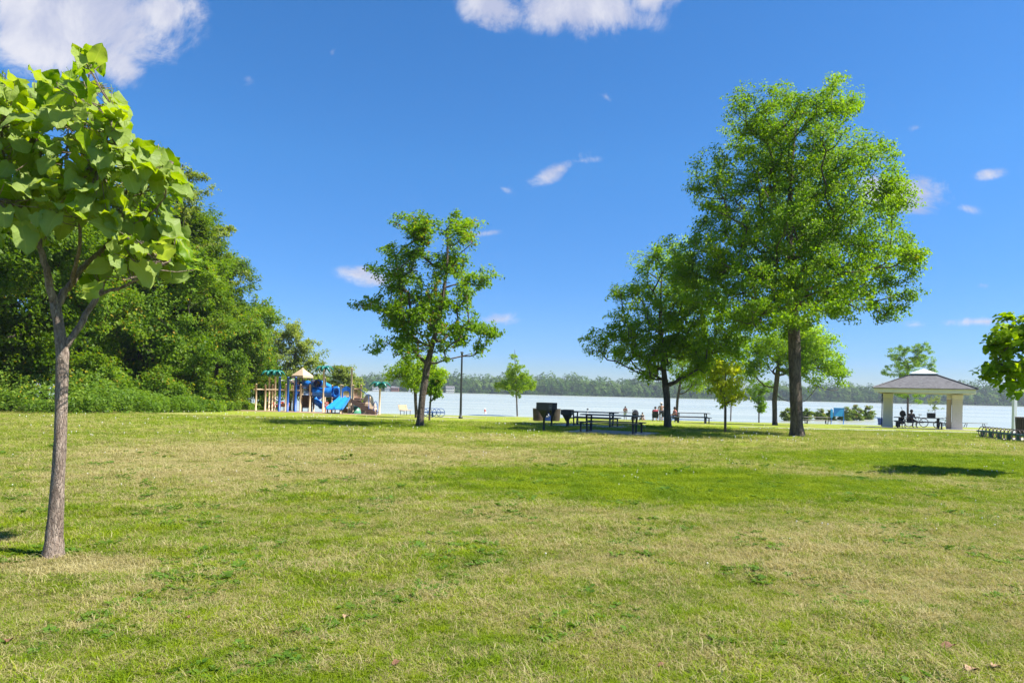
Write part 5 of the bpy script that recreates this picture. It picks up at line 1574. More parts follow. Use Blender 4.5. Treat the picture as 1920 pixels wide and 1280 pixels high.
def person(label, loc, rz, H=1.7, pose='stand', over={}, shirt=None, sleeve=.55, shorts=M_CDARK, long_=False, hat=None, hair=M_HAIR, skin=M_SKIN, group=None, fat=1.0):
    root = thing('person', label, 'person', loc, rz, group)
    J = dict(JS if pose == 'stand' else JSIT); J.update(over)
    k = H / 1.75
    P = {n_: Vector(p) * k for n_, p in J.items()}
    names = list(J)
    Rr = {n_: (JR[n_][0] * k * (fat if n_ in ('pel', 'che') else 1), JR[n_][1] * k * (fat if n_ in ('pel', 'che') else 1)) for n_ in names}
    pts = [P[n_] for n_ in names]; rads = [Rr[n_] for n_ in names]
    edges = [(names.index(a), names.index(b)) for a, b in JE]
    # hands: palm, four fingers, thumb, grown from the wrist
    for w_, e_, sd in (('wl', 'el', 1), ('wr', 'er', -1)):
        d = (P[w_] - P[e_]).normalized(); side = d.cross(Vector((0, 1, 0.3))).normalized(); i0 = names.index(w_)
        pts.append(P[w_] + d * .07 * k); rads.append((.028 * k, .036 * k)); pi_ = len(pts) - 1; edges.append((i0, pi_))
        for q in range(4):
            pts.append(pts[pi_] + d * (.085 - .012 * abs(q - 1.4)) * k + side * (q - 1.5) * .021 * k + Vector((0, .012, 0))); rads.append((.009 * k, .009 * k)); edges.append((pi_, len(pts) - 1))
        pts.append(P[w_] + d * .075 * k + side * .06 * k * sd); rads.append((.010 * k, .010 * k)); edges.append((pi_, len(pts) - 1))
    skin_obj('body', pts, rads, edges, skin, root, names.index('pel'))
    def cloth(nm, chain, grow, m_, ends={}):
        ns = []; es = []
        for a, b in chain:
            for n_ in (a, b):
                if n_ not in ns: ns.append(n_)
            es.append((ns.index(a), ns.index(b)))
        skin_obj(nm, [ends.get(n_, P.get(n_)) for n_ in ns], [(Rr[n_][0] * grow + .012 * k, Rr[n_][1] * grow + .012 * k) for n_ in ns], es, m_, root, 0)
    if shirt is not None:
        ends = {}
        for s_, e_ in (('sl', 'el'), ('sr', 'er')): ends[e_] = P[s_] + (P[e_] - P[s_]) * sleeve
        ends['nec'] = P['che'] + (P['nec'] - P['che']) * .72
        cloth('shirt', [('pel', 'che'), ('che', 'nec'), ('che', 'sl'), ('sl', 'el'), ('che', 'sr'), ('sr', 'er')], 1.08, shirt, ends)
    if shorts is not None:
        ends = {}
        if not long_:
            for a, b in (('hl', 'kl'), ('hr', 'kr')): ends[b] = P[a] + (P[b] - P[a]) * .85
        ch = [('pel', 'hl'), ('hl', 'kl'), ('pel', 'hr'), ('hr', 'kr')]
        if long_: ch += [('kl', 'al'), ('kr', 'ar')]
        cloth('trousers' if long_ else 'shorts', ch, 1.10, shorts, ends)
    hm = MB(); c = P['hea'] + Vector((0, -.018, .03)) * k; hm.ball(c, .118 * k, 12, (.92, 1.0, 1.02)); 
    if hair is not None: link('hair', hm, hair, root)
    for s in (-1, 1):
        em = MB(); em.ball(P['hea'] + Vector((s * .036, .098, .015)) * k, .012 * k, 6); link('eye', em, M_CDARK, root)
    if hat is not None:
        hm = MB(); hm.lathe(P['hea'] + Vector((0, -.01, .07)) * k, [(.19 * k, -.02), (.19 * k, 0), (.112 * k, .01), (.10 * k, .10), (.02 * k, .115)], 14); link('hat', hm, hat, root)
    return root
def chair(label, loc, rz, m_, cat='chair'):
    root = thing('folding_chair', label, cat, loc, rz)
    m = MB(); m.box((0, 0, .40), (.50, .46, .03), bevel=.01); link('seat', m, m_, root)
    m = MB(); m.box((0, -.24, .68), (.52, .03, .50), Euler((R(12), 0, 0)), bevel=.01); link('backrest', m, m_, root)
    for s in (-1, 1):
        for t in (-1, 1):
            m = MB(); m.tube([(s * .25, t * .20, .42), (s * .25, -t * .24, 0)], .014, 5); link('leg', m, M_BLACK, root)
        m = MB(); m.tube([(s * .26, -.28, .60), (s * .26, .22, .60)], .018, 5); link('armrest', m, M_BLACK, root)
    return root
def shore(u, Y): x_ = at(u, 780, Y).x; return Vector((x_, Y, g1(x_, Y)))
b = shore(1172, 71)
ov = dict(el=(-.24, .06, 1.16), wl=(-.02, .24, 1.24), er=(.24, .06, 1.14), wr=(-.06, .24, 1.12), kl=(-.12, .05, .49), al=(-.16, -.05, .07), tl=(-.2, .12, .03))
person('woman in white shorts holding a baby at the water, seen past the picnic tables', b, R(150), 1.42, over=ov, shirt=M_CCOR, shorts=M_CWHITE, sleeve=.25)
bp_ = Vector((b.x, b.y, b.z)) + Vector((.10, -.20, .88))
person('baby held in the arms of the standing woman', bp_ - Vector((0, 0, .12)), R(-30), .62, 'sit', shirt=M_CCOR, shorts=M_CWHITE, hair=M_HAIR)
# stroller
b = shore(1192, 66.5)
root = thing('stroller', 'black baby stroller with hood parked by the water', 'stroller', b, R(60))
m = MB(); m.lathe((0, 0, .62), [(.34, -.12), (.36, .05), (.30, .24), (.18, .36), (.02, .40)], 12, arc=(R(20), R(250))); link('hood', m, M_CDARK, root)
m = MB(); m.box((.05, .02, .48), (.58, .42, .12), bevel=.05); m.box((-.20, .02, .70), (.10, .40, .46), Euler((0, R(-22), 0)), bevel=.04); link('seat', m, M_CDARK, root)
for s in (-1, 1):
    m = MB(); m.tube([(-.46, s * .23, 1.02), (.42, s * .23, .22)], .016, 6); link('frame', m, M_BLACK, root)
    m = MB(); m.tube([(.1, s * .23, .5), (-.36, s * .24, .15)], .016, 6); link('rear_strut', m, M_BLACK, root)
    for x, q in ((-.36, .15), (.42, .11)):
        m = MB(); m.tube([(x + q * math.cos(th * .5236), s * .27, q + q * math.sin(th * .5236)) for th in range(12)], .028, 6, closed=True); link('wheel', m, M_TYRE, root)
m = MB(); m.tube([(-.46, -.23, 1.02), (-.48, 0, 1.04), (-.46, .23, 1.02)], .02, 6); link('handlebar', m, M_BLACK, root)
m = MB(); m.box((.0, 0, .25), (.42, .36, .16), bevel=.04); link('basket', m, M_CDARK, root)
b = shore(1204, 65)
person('child in khaki sitting on the grass beside the stroller', b - Vector((0, 0, .14)), R(-160), 1.25, 'sit', dict(kl=(-.2, .36, .42), kr=(.2, .36, .42), al=(-.1, .5, .30), ar=(.1, .5, .30), tl=(-.12, .64, .28), tr=(.12, .64, .28)), shirt=M_CKHAKI, shorts=M_CKHAKI)
b = shore(1228.5, 64)
person('heavy person in a red shirt seated with back to the camera', b, R(-8), 1.82, 'sit', fat=1.35, shirt=M_CRED, shorts=M_CDARK)
chair('low folding chair under the person in the red shirt', b - Vector((0, -.02, 0)), R(-8), M_CDARK)
b = shore(1239.5, 66)
person('shirtless man in a pale brimmed hat standing with his back turned', b, R(-12), 1.80, shorts=M_CDARK, hat=M_HAT, fat=1.15, over=dict(el=(-.30, -.02, 1.15), wl=(-.22, .10, .98), er=(.30, -.02, 1.15), wr=(.22, .10, .98)))
b = shore(1244, 63)
chair('empty black folding chair left of the rounded maple trunk', b, R(10), M_CDARK)
b = Vector((at(1268, 785, 52).x, 51.9, g1(12, 52)))
person('person in a coral shirt and jeans seated at the left end of the picnic table', b + Vector((-.1, 0, -.02)), R(100), 1.62, 'sit', shirt=M_CCOR, shorts=M_CDENIM, long_=True)

# ------------------------------------------------------------------ bicycles and the man under the shelter
def bicycle(label, loc, rz, wr, wb, m_fr, fat=.022):
    root = thing('bicycle', label, 'bicycle', loc, rz, 'bicycles under the shelter')
    def wheel(x):
        m = MB(); m.tube([(x + (wr - fat) * math.cos(q * .2618), 0, wr + (wr - fat) * math.sin(q * .2618)) for q in range(24)], fat, 6, closed=True)
        w_ = link('wheel', m, M_TYRE, root)
        m = MB(); m.tube([(x + (wr - fat * 2.4) * math.cos(q * .2618), 0, wr + (wr - fat * 2.4) * math.sin(q * .2618)) for q in range(24)], .008, 4, closed=True); link('rim', m, M_GALV, w_)
        m = MB()
        for q in range(14): m.tube([(x, 0, wr), (x + (wr - fat * 2) * math.cos(q * .4488), 0, wr + (wr - fat * 2) * math.sin(q * .4488))], .0025, 3, cap=False)
        m.tube([(x, -.04, wr), (x, .04, wr)], .02, 6); link('spokes', m, M_GALV, w_)
    wheel(-wb / 2); wheel(wb / 2)
    bbx, bbz = -.06, wr * .92; sx, sz = -.22, wr * 2 + .12; hx, hz = wb / 2 - .20, wr * 2 + .12
    m = MB()
    for a, c in (((bbx, bbz), (sx, sz)), ((bbx, bbz), (hx + .02, hz - .10)), ((sx + .015, sz - .06), (hx, hz - .02)), ((bbx, bbz), (-wb / 2, wr)), ((sx + .02, sz - .07), (-wb / 2, wr))):
        m.tube([(a[0], 0, a[1]), (c[0], 0, c[1])], .018, 6)
    link('frame', m, m_fr, root)
    m = MB(); m.tube([(hx - .01, 0, hz + .06), (hx + .03, 0, hz - .12), (wb / 2, 0, wr)], .018, 6); link('fork', m, m_fr, root)
    m = MB(); m.tube([(hx - .10, -.28, hz + .12), (hx + .02, -.12, hz + .09), (hx + .02, .12, hz + .09), (hx - .10, .28, hz + .12)], .013, 6); link('handlebar', m, M_BLACK, root)
    m = MB(); m.tube([(sx, 0, sz), (sx - .03, 0, sz + .12)], .013, 6); link('seat_post', m, M_GALV, root)
    m = MB(); m.box((sx - .04, 0, sz + .14), (.24, .12, .05), bevel=.022); link('saddle', m, M_BLACK, root)
    m = MB(); m.tube([(bbx + .075 * math.cos(q * .5236), -.03, bbz + .075 * math.sin(q * .5236)) for q in range(12)], .012, 5, closed=True)
    m.tube([(bbx, -.04, bbz), (bbx + .10, -.05, bbz - .12), (bbx + .10, -.14, bbz - .12)], .012, 5); m.tube([(bbx, .04, bbz), (bbx - .10, .05, bbz + .12), (bbx - .10, .14, bbz + .12)], .012, 5); link('crank', m, M_BLACK, root)
    return root
zf = g1(SHC.x, SHC.y) + .03
bicycle('black adult bicycle standing behind the shelter picnic table', (at(1718, 795, 51.7).x, 51.7, zf), R(175), .345, 1.08, M_BIKED)
bicycle('small green child bicycle by the right pier of the shelter', (at(1766, 795, 50.4).x, 50.3, zf), R(180), .265, .88, M_BIKEG)
b = Vector((pv.x - .15, pv.y + .72, zf))
person('man in a dark shirt sitting at the picnic table under the shelter', b, R(185), 1.76, 'sit', shirt=M_CGREY, shorts=M_CDARK)
person('child leaning on the table left of the seated man under the shelter', b + Vector((-.62, .10, -.02)), R(175), 1.25, 'sit', shirt=M_CDARK, shorts=M_CDARK)
root = thing('cooler_box', 'black cooler box standing on the shelter picnic table', 'cooler', pv + Vector((.85, -.12, .775)), R(-14))
m = MB(); m.box((0, 0, .14), (.50, .30, .28), bevel=.03); link('box', m, M_BLACK, root)
m = MB(); m.box((0, 0, .305), (.53, .33, .05), bevel=.02); link('lid', m, M_CDARK, root)
m = MB(); m.tube([(-.26, 0, .2), (-.26, 0, .36), (.26, 0, .36), (.26, 0, .2)], .012, 5); link('handle', m, M_BLACK, root)
root = thing('backpack', 'black backpack on the left part of the shelter picnic table', 'backpack', pv + Vector((-1.05, .22, .768)), R(14))
m = MB(); m.ball((0, 0, .24), .24, 12, (1.0, .65, 1.05)); link('bag', m, M_CDARK, root)
m = MB(); m.ball((.02, -.16, .17), .14, 10, (1.0, .5, .9)); link('pocket', m, M_CDARK, root)
m = MB(); m.tube([(-.05, 0, .48), (-.09, 0, .62), (-.16, 0, .74)], .018, 5); link('strap', m, M_CDARK, root)

# ------------------------------------------------------------------ playground
def zg(u, v): return gp(u, v)
def post_at(u0, v0, u1, v1, r_, name='post', Y=None):
    g = gp(u0, v0)
    if Y: g = Vector((at(u0, v0, Y).x, Y, g1(at(u0, v0, Y).x, Y)))
    h = (at(u1, v1, g.y) - g).z
    return g, h
ps = thing('play_structure', 'large play structure with tan posts, roofed tower, blue tubes and double slide', 'playground', (at(595, 771, 52).x, 52, g1(-15, 52)))
def pp(name, mb, m_, parent=None):
    mb.v = [tuple(Vector(p) - Vector(ps.location)) for p in mb.v]
    return link(name, mb, m_, parent or ps)
def post(u, v0, v1, r_=.075, m_=None, Y=None, root=None, name='post'):
    g, h = post_at(u, v0, u, v1, r_, Y=Y)
    m = MB(); m.tube([g - Vector((0, 0, .08)), g + Vector((0, 0, h))], r_, 10)
    m.ball(g + Vector((0, 0, h)), r_ * 1.08, 8, (1, 1, .6))
    if root is None: return pp(name, m, m_ or M_TAN)
    return pt(name, root, m, m_ or M_TAN)
TAN_POSTS = [(563, 770, 721), (580.5, 772, 721), (588, 769.5, 721), (566, 768, 705), (583.5, 768.5, 706), (550, 767, 706), (605.5, 771.5, 693), (608.5, 769, 708), (622, 765.5, 722.5),
             (638.2, 772, 721.5), (641.5, 768, 722.5), (658, 772.5, 690.5), (661.5, 770, 722), (653.5, 772, 744), (676.2, 768, 722)]
for (u, v0, v1) in TAN_POSTS: post(u, v0, v1, .072, Y=51.3 if v0 >= 770 else 53.0)
# roofed tower
Yt = 52.5
c = at(567, 706, Yt); zt = at(567, 689, Yt).z; ze = at(567, 704, Yt).z; hw = 19 * Yt / FP * .80
m = MB()
A = []
for th in (20, 110, 200, 290):
    A.append(Vector((c.x + hw * 1.3 * math.cos(R(th)), Yt + hw * 1.3 * math.sin(R(th)), ze)))
low = [a - Vector((0, 0, .16)) for a in A]; apx = Vector((c.x, Yt, zt))
tops = [apx + (a - apx) * .14 - Vector((0, 0, 0.02)) for a in A]
m.add([*A, *low, *tops, apx + Vector((0, 0, .03))], [(4, 5, 1, 0), (5, 6, 2, 1), (6, 7, 3, 2), (7, 4, 0, 3), (0, 1, 9, 8), (1, 2, 10, 9), (2, 3, 11, 10), (3, 0, 8, 11), (8, 9, 12), (9, 10, 12), (10, 11, 12), (11, 8, 12), (7, 6, 5, 4)])
pp('roof', m, M_TANR)
# decks
zd = at(567, 748, Yt).z
def deck(u0, u1, v, Y0, Y1, name='deck', m_=None, th=.10):
    a, b_ = at(u0, v, Y0), at(u1, v, Y0)
    m = MB(); m.box(((a.x + b_.x) / 2, (Y0 + Y1) / 2, (a.z + b_.z) / 2), (b_.x - a.x, Y1 - Y0, th), bevel=.02); return pp(name, m, m_ or M_BROWN)
deck(551, 590, 742, 51.8, 53.6); deck(622, 641, 748, 51.8, 53.4); deck(640, 676, 747.5, 51.4, 53.4)
# dark rail panels on the tower
def bars(u0, u1, v0, v1, Y, n_, m_, name='rail_panel', r_=.018, frame=.03):
    m = MB(); a, b_ = at(u0, v1, Y), at(u1, v1, Y); zt_ = at(u0, v0, Y).z; zb_ = a.z
    for z in (zb_, zt_): m.tube([(a.x, Y, z), (b_.x, Y, z)], frame, 6)
    for i in range(n_):
        x = a.x + (b_.x - a.x) * (i + .5) / n_; m.tube([(x, Y, zb_), (x, Y, zt_)], r_, 5)
    return pp(name, m, m_)
bars(552, 565, 722, 742, 51.9, 6, M_NAVY); bars(567, 582, 727, 742, 53.4, 7, M_NAVY); bars(582, 589, 734, 760, 51.9, 4, M_BROWN)
m = MB(); a = at(566, 752, 52.6); m.box((a.x + .35, 52.7, a.z), (.62, .06, .95), bevel=.03); pp('lower_panel', m, M_BROWN)
m = MB(); a = at(573, 745, 52.0)
for k in range(6):
    m.tube([(a.x - .28, 51.75, g1(a.x, 52) + .3 + k * .28), (a.x + .28, 51.75, g1(a.x, 52) + .3 + k * .28)], .022, 5)
m.tube([(a.x - .28, 51.75, g1(a.x, 52)), (a.x - .28, 51.75, g1(a.x, 52) + 2.0)], .024, 5); m.tube([(a.x + .28, 51.75, g1(a.x, 52)), (a.x + .28, 51.75, g1(a.x, 52) + 2.0)], .024, 5)
pp('rung_ladder', m, M_BROWN)
# helpers for tubes with ribs
def ribbed(name, pts, rad, m_, nseg=None):
    m = MB(); P_ = [Vector(p) for p in pts]
    # dense path
    d = [];
    for a, b_ in zip(P_[:-1], P_[1:]): d += [a + (b_ - a) * k / 4 for k in range(4)]
    d.append(P_[-1])
    rr = [rad * (1.07 if i % 4 == 0 else 1.0) for i in range(len(d))]
    m.tube(d, rr, 16, cap=False)
    return pp(name, m, m_)
k = 52 / FP
ribbed('crawl_tube', [at(588, 735, 51.6), at(597, 735, 51.6), at(606, 735.2, 51.6), at(615, 735.4, 51.6), at(624, 735.6, 51.6)], 8.6 * k, M_BLUE)
ribbed('tube_elbow', [at(564, 721, 53.2), at(570, 719.5, 52.8), at(577, 720, 52.4), at(584, 723, 52.2)], 6.6 * k, M_BLUE)
ribbed('tube_hood', [at(583, 729, 52.6), at(586, 723, 52.3), at(591, 719.5, 51.9), at(596, 719, 51.2)], 7.6 * k, M_BLUE)
ribbed('tube_slide', [at(600, 717.5, 53.2), at(608, 720, 53.6), at(617, 725, 53.9), at(624, 730, 54.0)], 5.2 * k, M_BLUEL)
# spiral under the tube
pts = [];
cc = at(597, 745, 52.4)
for i in range(13):
    th = i * .55; pts.append((cc.x + .25 * math.cos(th), 52.4 + .25 * math.sin(th), cc.z + .35 - i * .085))
ribbed('spiral_chute', pts, .23, M_BLUE)
# bubble panel: square plate with a round dish
a, b_ = at(622.8, 747, 51.7), at(637, 724, 51.7); cx_, cz_ = (a.x + b_.x) / 2, (a.z + b_.z) / 2; hw_, hh_ = abs(b_.x - a.x) / 2, abs(b_.z - a.z) / 2
m = MB(); N = 24; vs = []
for i in range(N):
    th = 2 * math.pi * i / N; sq = 1 / max(abs(math.cos(th)), abs(math.sin(th))) ** .75
    vs.append((cx_ + hw_ * math.cos(th) * min(sq, 1.2), 51.7, cz_ + hh_ * math.sin(th) * min(sq, 1.2)))
inn = [(cx_ + hw_ * .66 * math.cos(2 * math.pi * i / N), 51.68, cz_ + hw_ * .9 * math.sin(2 * math.pi * i / N)) for i in range(N)]
dish = [(cx_ + hw_ * .35 * math.cos(2 * math.pi * i / N), 51.95, cz_ + hw_ * .45 * math.sin(2 * math.pi * i / N)) for i in range(N)]
back = [(p[0], 51.78, p[2]) for p in vs]
m.add(vs + inn + dish + back, [(i, (i + 1) % N, N + (i + 1) % N, N + i) for i in range(N)] + [(N + i, N + (i + 1) % N, 2 * N + (i + 1) % N, 2 * N + i) for i in range(N)] + [tuple(range(2 * N, 3 * N))] + [(3 * N + i, 3 * N + (i + 1) % N, (i + 1) % N, i) for i in range(N)], True)
pp('bubble_panel', m, M_BLUE)
m = MB(); a = at(630, 751, 51.9); m.ball((a.x, 51.9, a.z), .28, 12, (1, .6, .6)); pp('bubble_base', m, M_BLUE)
# double slide
top0, top1 = at(637.5, 744.8, 51.3), at(657, 744.8, 51.3)
bot0, bot1 = at(611, 765.5, 48.6), at(642, 766.5, 48.6)
gzs = g1(bot0.x, 48.6)
prof = [(0, .0), (.12, .005), (.30, -.02), (.5, -.02), (.7, -.01), (.86, .03), (.94, .02), (1.0, .0)]
lanes = 2; cols = []
for lane in range(lanes):
    cs_ = [(lane * .5 + f * .5) for f in (0.0, .04, .10, .5, .90, .96)]
    hs = [.16, .16, .02, 0, .02, .16]
    cols += list(zip(cs_, hs))
cols.append((1.0, .16))
vs, fs = [], []
for (t_, _) in prof:
    drop = 1 - (1 - t_) ** 1.0
    zt_ = top0.z + (gzs + .36 - top0.z) * min(1, (t_ / .90)) ** .92 if t_ < .9 else gzs + .36 - (.03 if t_ > .95 else 0)
    for (f, h) in cols:
        p = (top0 + (top1 - top0) * f) * (1 - t_) + (bot0 + (bot1 - bot0) * f) * t_
        vs.append((p.x, p.y, zt_ + h))
nc = len(cols)
for i in range(len(prof) - 1):
    for j in range(nc - 1): fs.append((i * nc + j, i * nc + j + 1, (i + 1) * nc + j + 1, (i + 1) * nc + j))
m = MB(); m.add(vs, fs, False)
lowv = [(v[0], v[1], v[2] - cols[i % nc][1] - .05) for i, v in enumerate(vs)]
m.add(lowv, [f[::-1] for f in fs], False)
# outer skirts and end lip
for j in (0, nc - 1):
    for i in range(len(prof) - 1): m.add([vs[i * nc + j], vs[(i + 1) * nc + j], lowv[(i + 1) * nc + j], lowv[i * nc + j]], [(0, 1, 2, 3)])
e_ = (len(prof) - 1) * nc
for j in range(nc - 1): m.add([vs[e_ + j], vs[e_ + j + 1], lowv[e_ + j + 1], lowv[e_ + j]], [(0, 1, 2, 3)])
pp('double_slide', m, M_BLUEL)
for f in (.05, .5, .95):
    p = bot0 + (bot1 - bot0) * f + (top0 - bot0) * .07
    m = MB(); m.tube([(p.x, p.y, g1(p.x, p.y) - .05), (p.x, p.y, gzs + .33)], .04, 6); pp('slide_leg', m, M_BROWN)
# slide hood with an arched top over a barred window
m = MB(); a, b_ = at(641, 744.5, 51.35), at(658, 726, 51.35)
x0_, x1_, z0_, z1_ = a.x, b_.x, a.z, b_.z
outl = [(x0_, z0_), (x0_, z1_ - .12), (x0_ + .12, z1_ - .02), ((x0_ + x1_) / 2, z1_ + .10), (x1_ - .12, z1_ - .02), (x1_, z1_ - .12), (x1_, z0_)]
innr = [(x0_ + .09, z0_), (x0_ + .09, z0_ + .36), (x0_ + .16, z0_ + .46), ((x0_ + x1_) / 2, z0_ + .50), (x1_ - .16, z0_ + .46), (x1_ - .09, z0_ + .36), (x1_ - .09, z0_)]
n_ = 7
for y in (51.30, 51.42):
    pass
fr = [(p[0], 51.30, p[1]) for p in outl] + [(p[0], 51.30, p[1]) for p in innr] + [(p[0], 51.42, p[1]) for p in outl] + [(p[0], 51.42, p[1]) for p in innr]
fs = []
for i in range(n_ - 1):
    fs += [(i, i + 1, n_ + i + 1, n_ + i), (3 * n_ + i, 3 * n_ + i + 1, 2 * n_ + i + 1, 2 * n_ + i), (2 * n_ + i, 2 * n_ + i + 1, i + 1, i), (n_ + i, n_ + i + 1, 3 * n_ + i + 1, 3 * n_ + i)]
m.add(fr, fs); pp('slide_hood', m, M_BLUE)
bars(643, 656, 732, 744, 53.3, 7, M_TAN, 'barred_window', .022, .035)
# brown balustrade, deck side
bars(661.5, 676, 729, 744.5, 51.5, 7, M_BROWNP, 'balustrade', .03, .06)
m = MB(); a, b_ = at(661.5, 750, 51.45), at(676.5, 745, 51.45); m.box(((a.x + b_.x) / 2, 51.45, (a.z + b_.z) / 2), (b_.x - a.x, .07, abs(b_.z - a.z)), bevel=.02); pp('deck_panel', m, M_BROWNP)
# steps down to the right
s0, s1 = at(664, 750, 51.0), at(699, 769.5, 50.4)
gz1 = g1(s1.x, 50.4)
for i in range(5):
    f = i / 4.0; x = s0.x + (s1.x - s0.x) * f * .86 + .25; z = s0.z + (gz1 + .16 - s0.z) * f
    m = MB(); m.box((x, 50.9, z), (.42, 1.0, .07), bevel=.015); pp('step', m, M_BROWN)
for y in (50.36, 51.44):
    m = MB(); m.prism([(s0.x - .1, y, s0.z + .15), (s0.x - .1, y, s0.z - .18), (s1.x - .15, y, gz1 + .05), (s1.x + .15, y, gz1 + .05), (s1.x + .15, y, gz1 + .28)], (0, .05, 0)); pp('step_stringer', m, M_BROWN)
for y in (50.36, 51.44):
    a = at(676, 730, y); b_ = at(691, 742, y)
    m = MB(); m.tube([a, b_, (b_.x + .05, y, gz1 + .4)], .025, 6); pp('handrail', m, M_NAVY)
# moulded climbing rock at the foot of the steps
c = at(691, 757, 51.2); g_ = g1(c.x, 51.2)
m = MB(); hgt = at(688, 738.5, 51.2).z - g_
pr = [(.62, 0), (.60, .25), (.50, .52), (.40, .60), (.36, .82), (.22, .95), (.03, 1.0)]
vs, fs = [], []
N = 12
for q, z in pr:
    for i in range(N):
        th = 2 * math.pi * i / N; ww = 1 + .14 * math.sin(2 * th + z * 4) + .08 * math.sin(5 * th + z * 9)
        vs.append((c.x + q * .95 * ww * math.cos(th) - .12 * z, 51.55 + q * .7 * ww * math.sin(th), g_ + z * hgt))
for i in range(len(pr) - 1):
    for k_ in range(N): fs.append((i * N + k_, i * N + (k_ + 1) % N, (i + 1) * N + (k_ + 1) % N, (i + 1) * N + k_))
m.add(vs, fs); pp('climbing_rock', m, M_TANR)
# palms
def palm(label, u, vb, vt, rcrown, root_kind='thing', nfr=7):
    g, h = post_at(u, vb, u, vt, .07, Y=51.6)
    root = thing('play_palm', label, 'play palm tree', g, 0, 'plastic palm trees of the playground')
    m = MB(); m.tube([(0, 0, -.06), (0, 0, h)], .07, 10); link('post', m, M_TAN, root)
    m = MB(); m.lathe((0, 0, h), [(.07, -.22), (.17, -.12), (.20, .08), (.12, .22), (.02, .26)], 10); link('hub', m, M_PALM, root)
    fm = MB(); n_ = 6; vs = []
    for i in range(n_ + 1):
        f = i / n_; x = .12 + rcrown * f; z = .10 + .30 * math.sin(f * 2.2) * rcrown - .62 * f * f * rcrown; w_ = .30 * rcrown * math.sin(math.pi * (f * .86 + .12)) ** .7
        vs += [(x, -w_, z - .10 * w_ - .10 * f), (x, 0, z + .05), (x, w_, z - .10 * w_ - .10 * f), (x, 0, z - .06)]
    fs = []
    for i in range(n_):
        a = i * 4; fs += [(a, a + 1, a + 5, a + 4), (a + 1, a + 2, a + 6, a + 5), (a + 2, a + 3, a + 7, a + 6), (a + 3, a, a + 4, a + 7)]
    fs.append((n_ * 4, n_ * 4 + 1, n_ * 4 + 2, n_ * 4 + 3))
    fm.add(vs, fs, True); me = fm.mesh('frond'); me.materials.append(M_PALM)
    for q in range(nfr):
        o = link('frond', me, M_PALM, root); o.location = (0, 0, h + .04); o.rotation_euler = (0, R(random.uniform(-6, 8)), 2 * math.pi * q / nfr + .3)
    return root
palm('green plastic palm on a tan post, leftmost of the playground', 504, 768, 701, .56)
palm('green plastic palm on a tan post beside the blue bars', 515, 771, 700, .56)
palm('green plastic palm above the blue crawl tube', 605.5, 771, 692, .58)
palm('lone green plastic palm at the lake end of the playground', 711.5, 771.5, 722.5, .66, nfr=6)
# overhead ladder on tan posts at the left
root = thing('overhead_ladder', 'tan overhead ladder on posts at the left end of the playground', 'overhead ladder', Vector((at(515, 769, 51.5).x, 51.5, g1(-18, 51.5))))
LP = [(479.5, 768.5, 720), (497, 769, 721), (510, 767.5, 721), (535.5, 770.5, 720)]
for (u, v0, v1), y in zip(LP, (51.1, 51.1, 52.2, 51.1)): post(u, v0, v1, .07, M_TAN, Y=y, root=root)
za = at(515, 730.5, 51.5).z
xa, xb = at(480, 730, 51.5).x, at(564, 730, 51.5).x
for y in (51.1, 52.2):
    m = MB(); m.tube([(xa, y, za), (xb, y, za)], .05, 8); pt('side_rail', root, m, M_TAN)
for i in range(14):
    x = xa + (xb - xa) * (i + .5) / 14
    m = MB(); m.tube([(x, 51.1, za), (x, 52.2, za)], .022, 5); pt('rung', root, m, M_TAN)
for i, z in enumerate((.5, 1.05, 1.6)):
    a = Vector((at(515.5, 771, 51.5).x, 51.5, g1(-18, 51.5))); c2 = Vector((at(535.5, 771, 51.5).x, 51.5, g1(-17, 51.5)))
    m = MB(); m.tube([(a.x, a.y, a.z + z), (c2.x, c2.y, c2.z + z)], .016, 5); pt('end_rung', root, m, M_GALV)
# blue turning bars
root = thing('turning_bars', 'three blue posts joined by two steel turning bars in front of the tower', 'turning bars', Vector((at(540, 774, 49.5).x, 49.5, g1(-16, 49.5))))
def on_ground(u, v, Y): x_ = at(u, v, Y).x; return Vector((x_, Y, g1(x_, Y)))
BP = [on_ground(523.2, 774, 49.4), on_ground(538.8, 774, 49.5), on_ground(553.4, 773, 49.8)]
for g in BP:
    h = (at(g.x / g.y * FP + 960, 707.5, g.y) - g).z
    m = MB(); m.tube([g - Vector((0, 0, .06)), g + Vector((0, 0, h))], .095, 10); m.ball(g + Vector((0, 0, h)), .10, 8, (1, 1, .6)); pt('post', root, m, M_NAVY)
for a, c2 in zip(BP[:-1], BP[1:]):
    h = (at(a.x / a.y * FP + 960, 713, a.y) - a).z
    m = MB(); m.tube([a + Vector((0, 0, h)), Vector((c2.x, c2.y, a.z + h))], .032, 6); pt('bar', root, m, M_GALV)
# little blue loop ladder beside the steps
root = thing('loop_ladder', 'small blue arched ladder right of the climbing rock', 'ladder', Vector((at(704, 771, 51).x, 51, g1(-10, 51))))
a = Vector((at(701, 771, 51).x, 51, g1(-10, 51))); c2 = Vector((at(707, 771, 51).x, 51, g1(-10, 51))); h = (at(704, 752, a.y) - a).z
m = MB(); m.tube([a, a + Vector((0, 0, h * .8)), a + Vector((.05, 0, h * .94)), (a + c2) / 2 + Vector((0, 0, h)), c2 + Vector((-.05, 0, h * .94)), c2 + Vector((0, 0, h * .8)), c2], .028, 6); pt('arch', root, m, M_NAVY)
for f in (.3, .58):
    m = MB(); m.tube([a + Vector((0, 0, h * f)), c2 + Vector((0, 0, h * f))], .02, 5); pt('rung', root, m, M_NAVY)
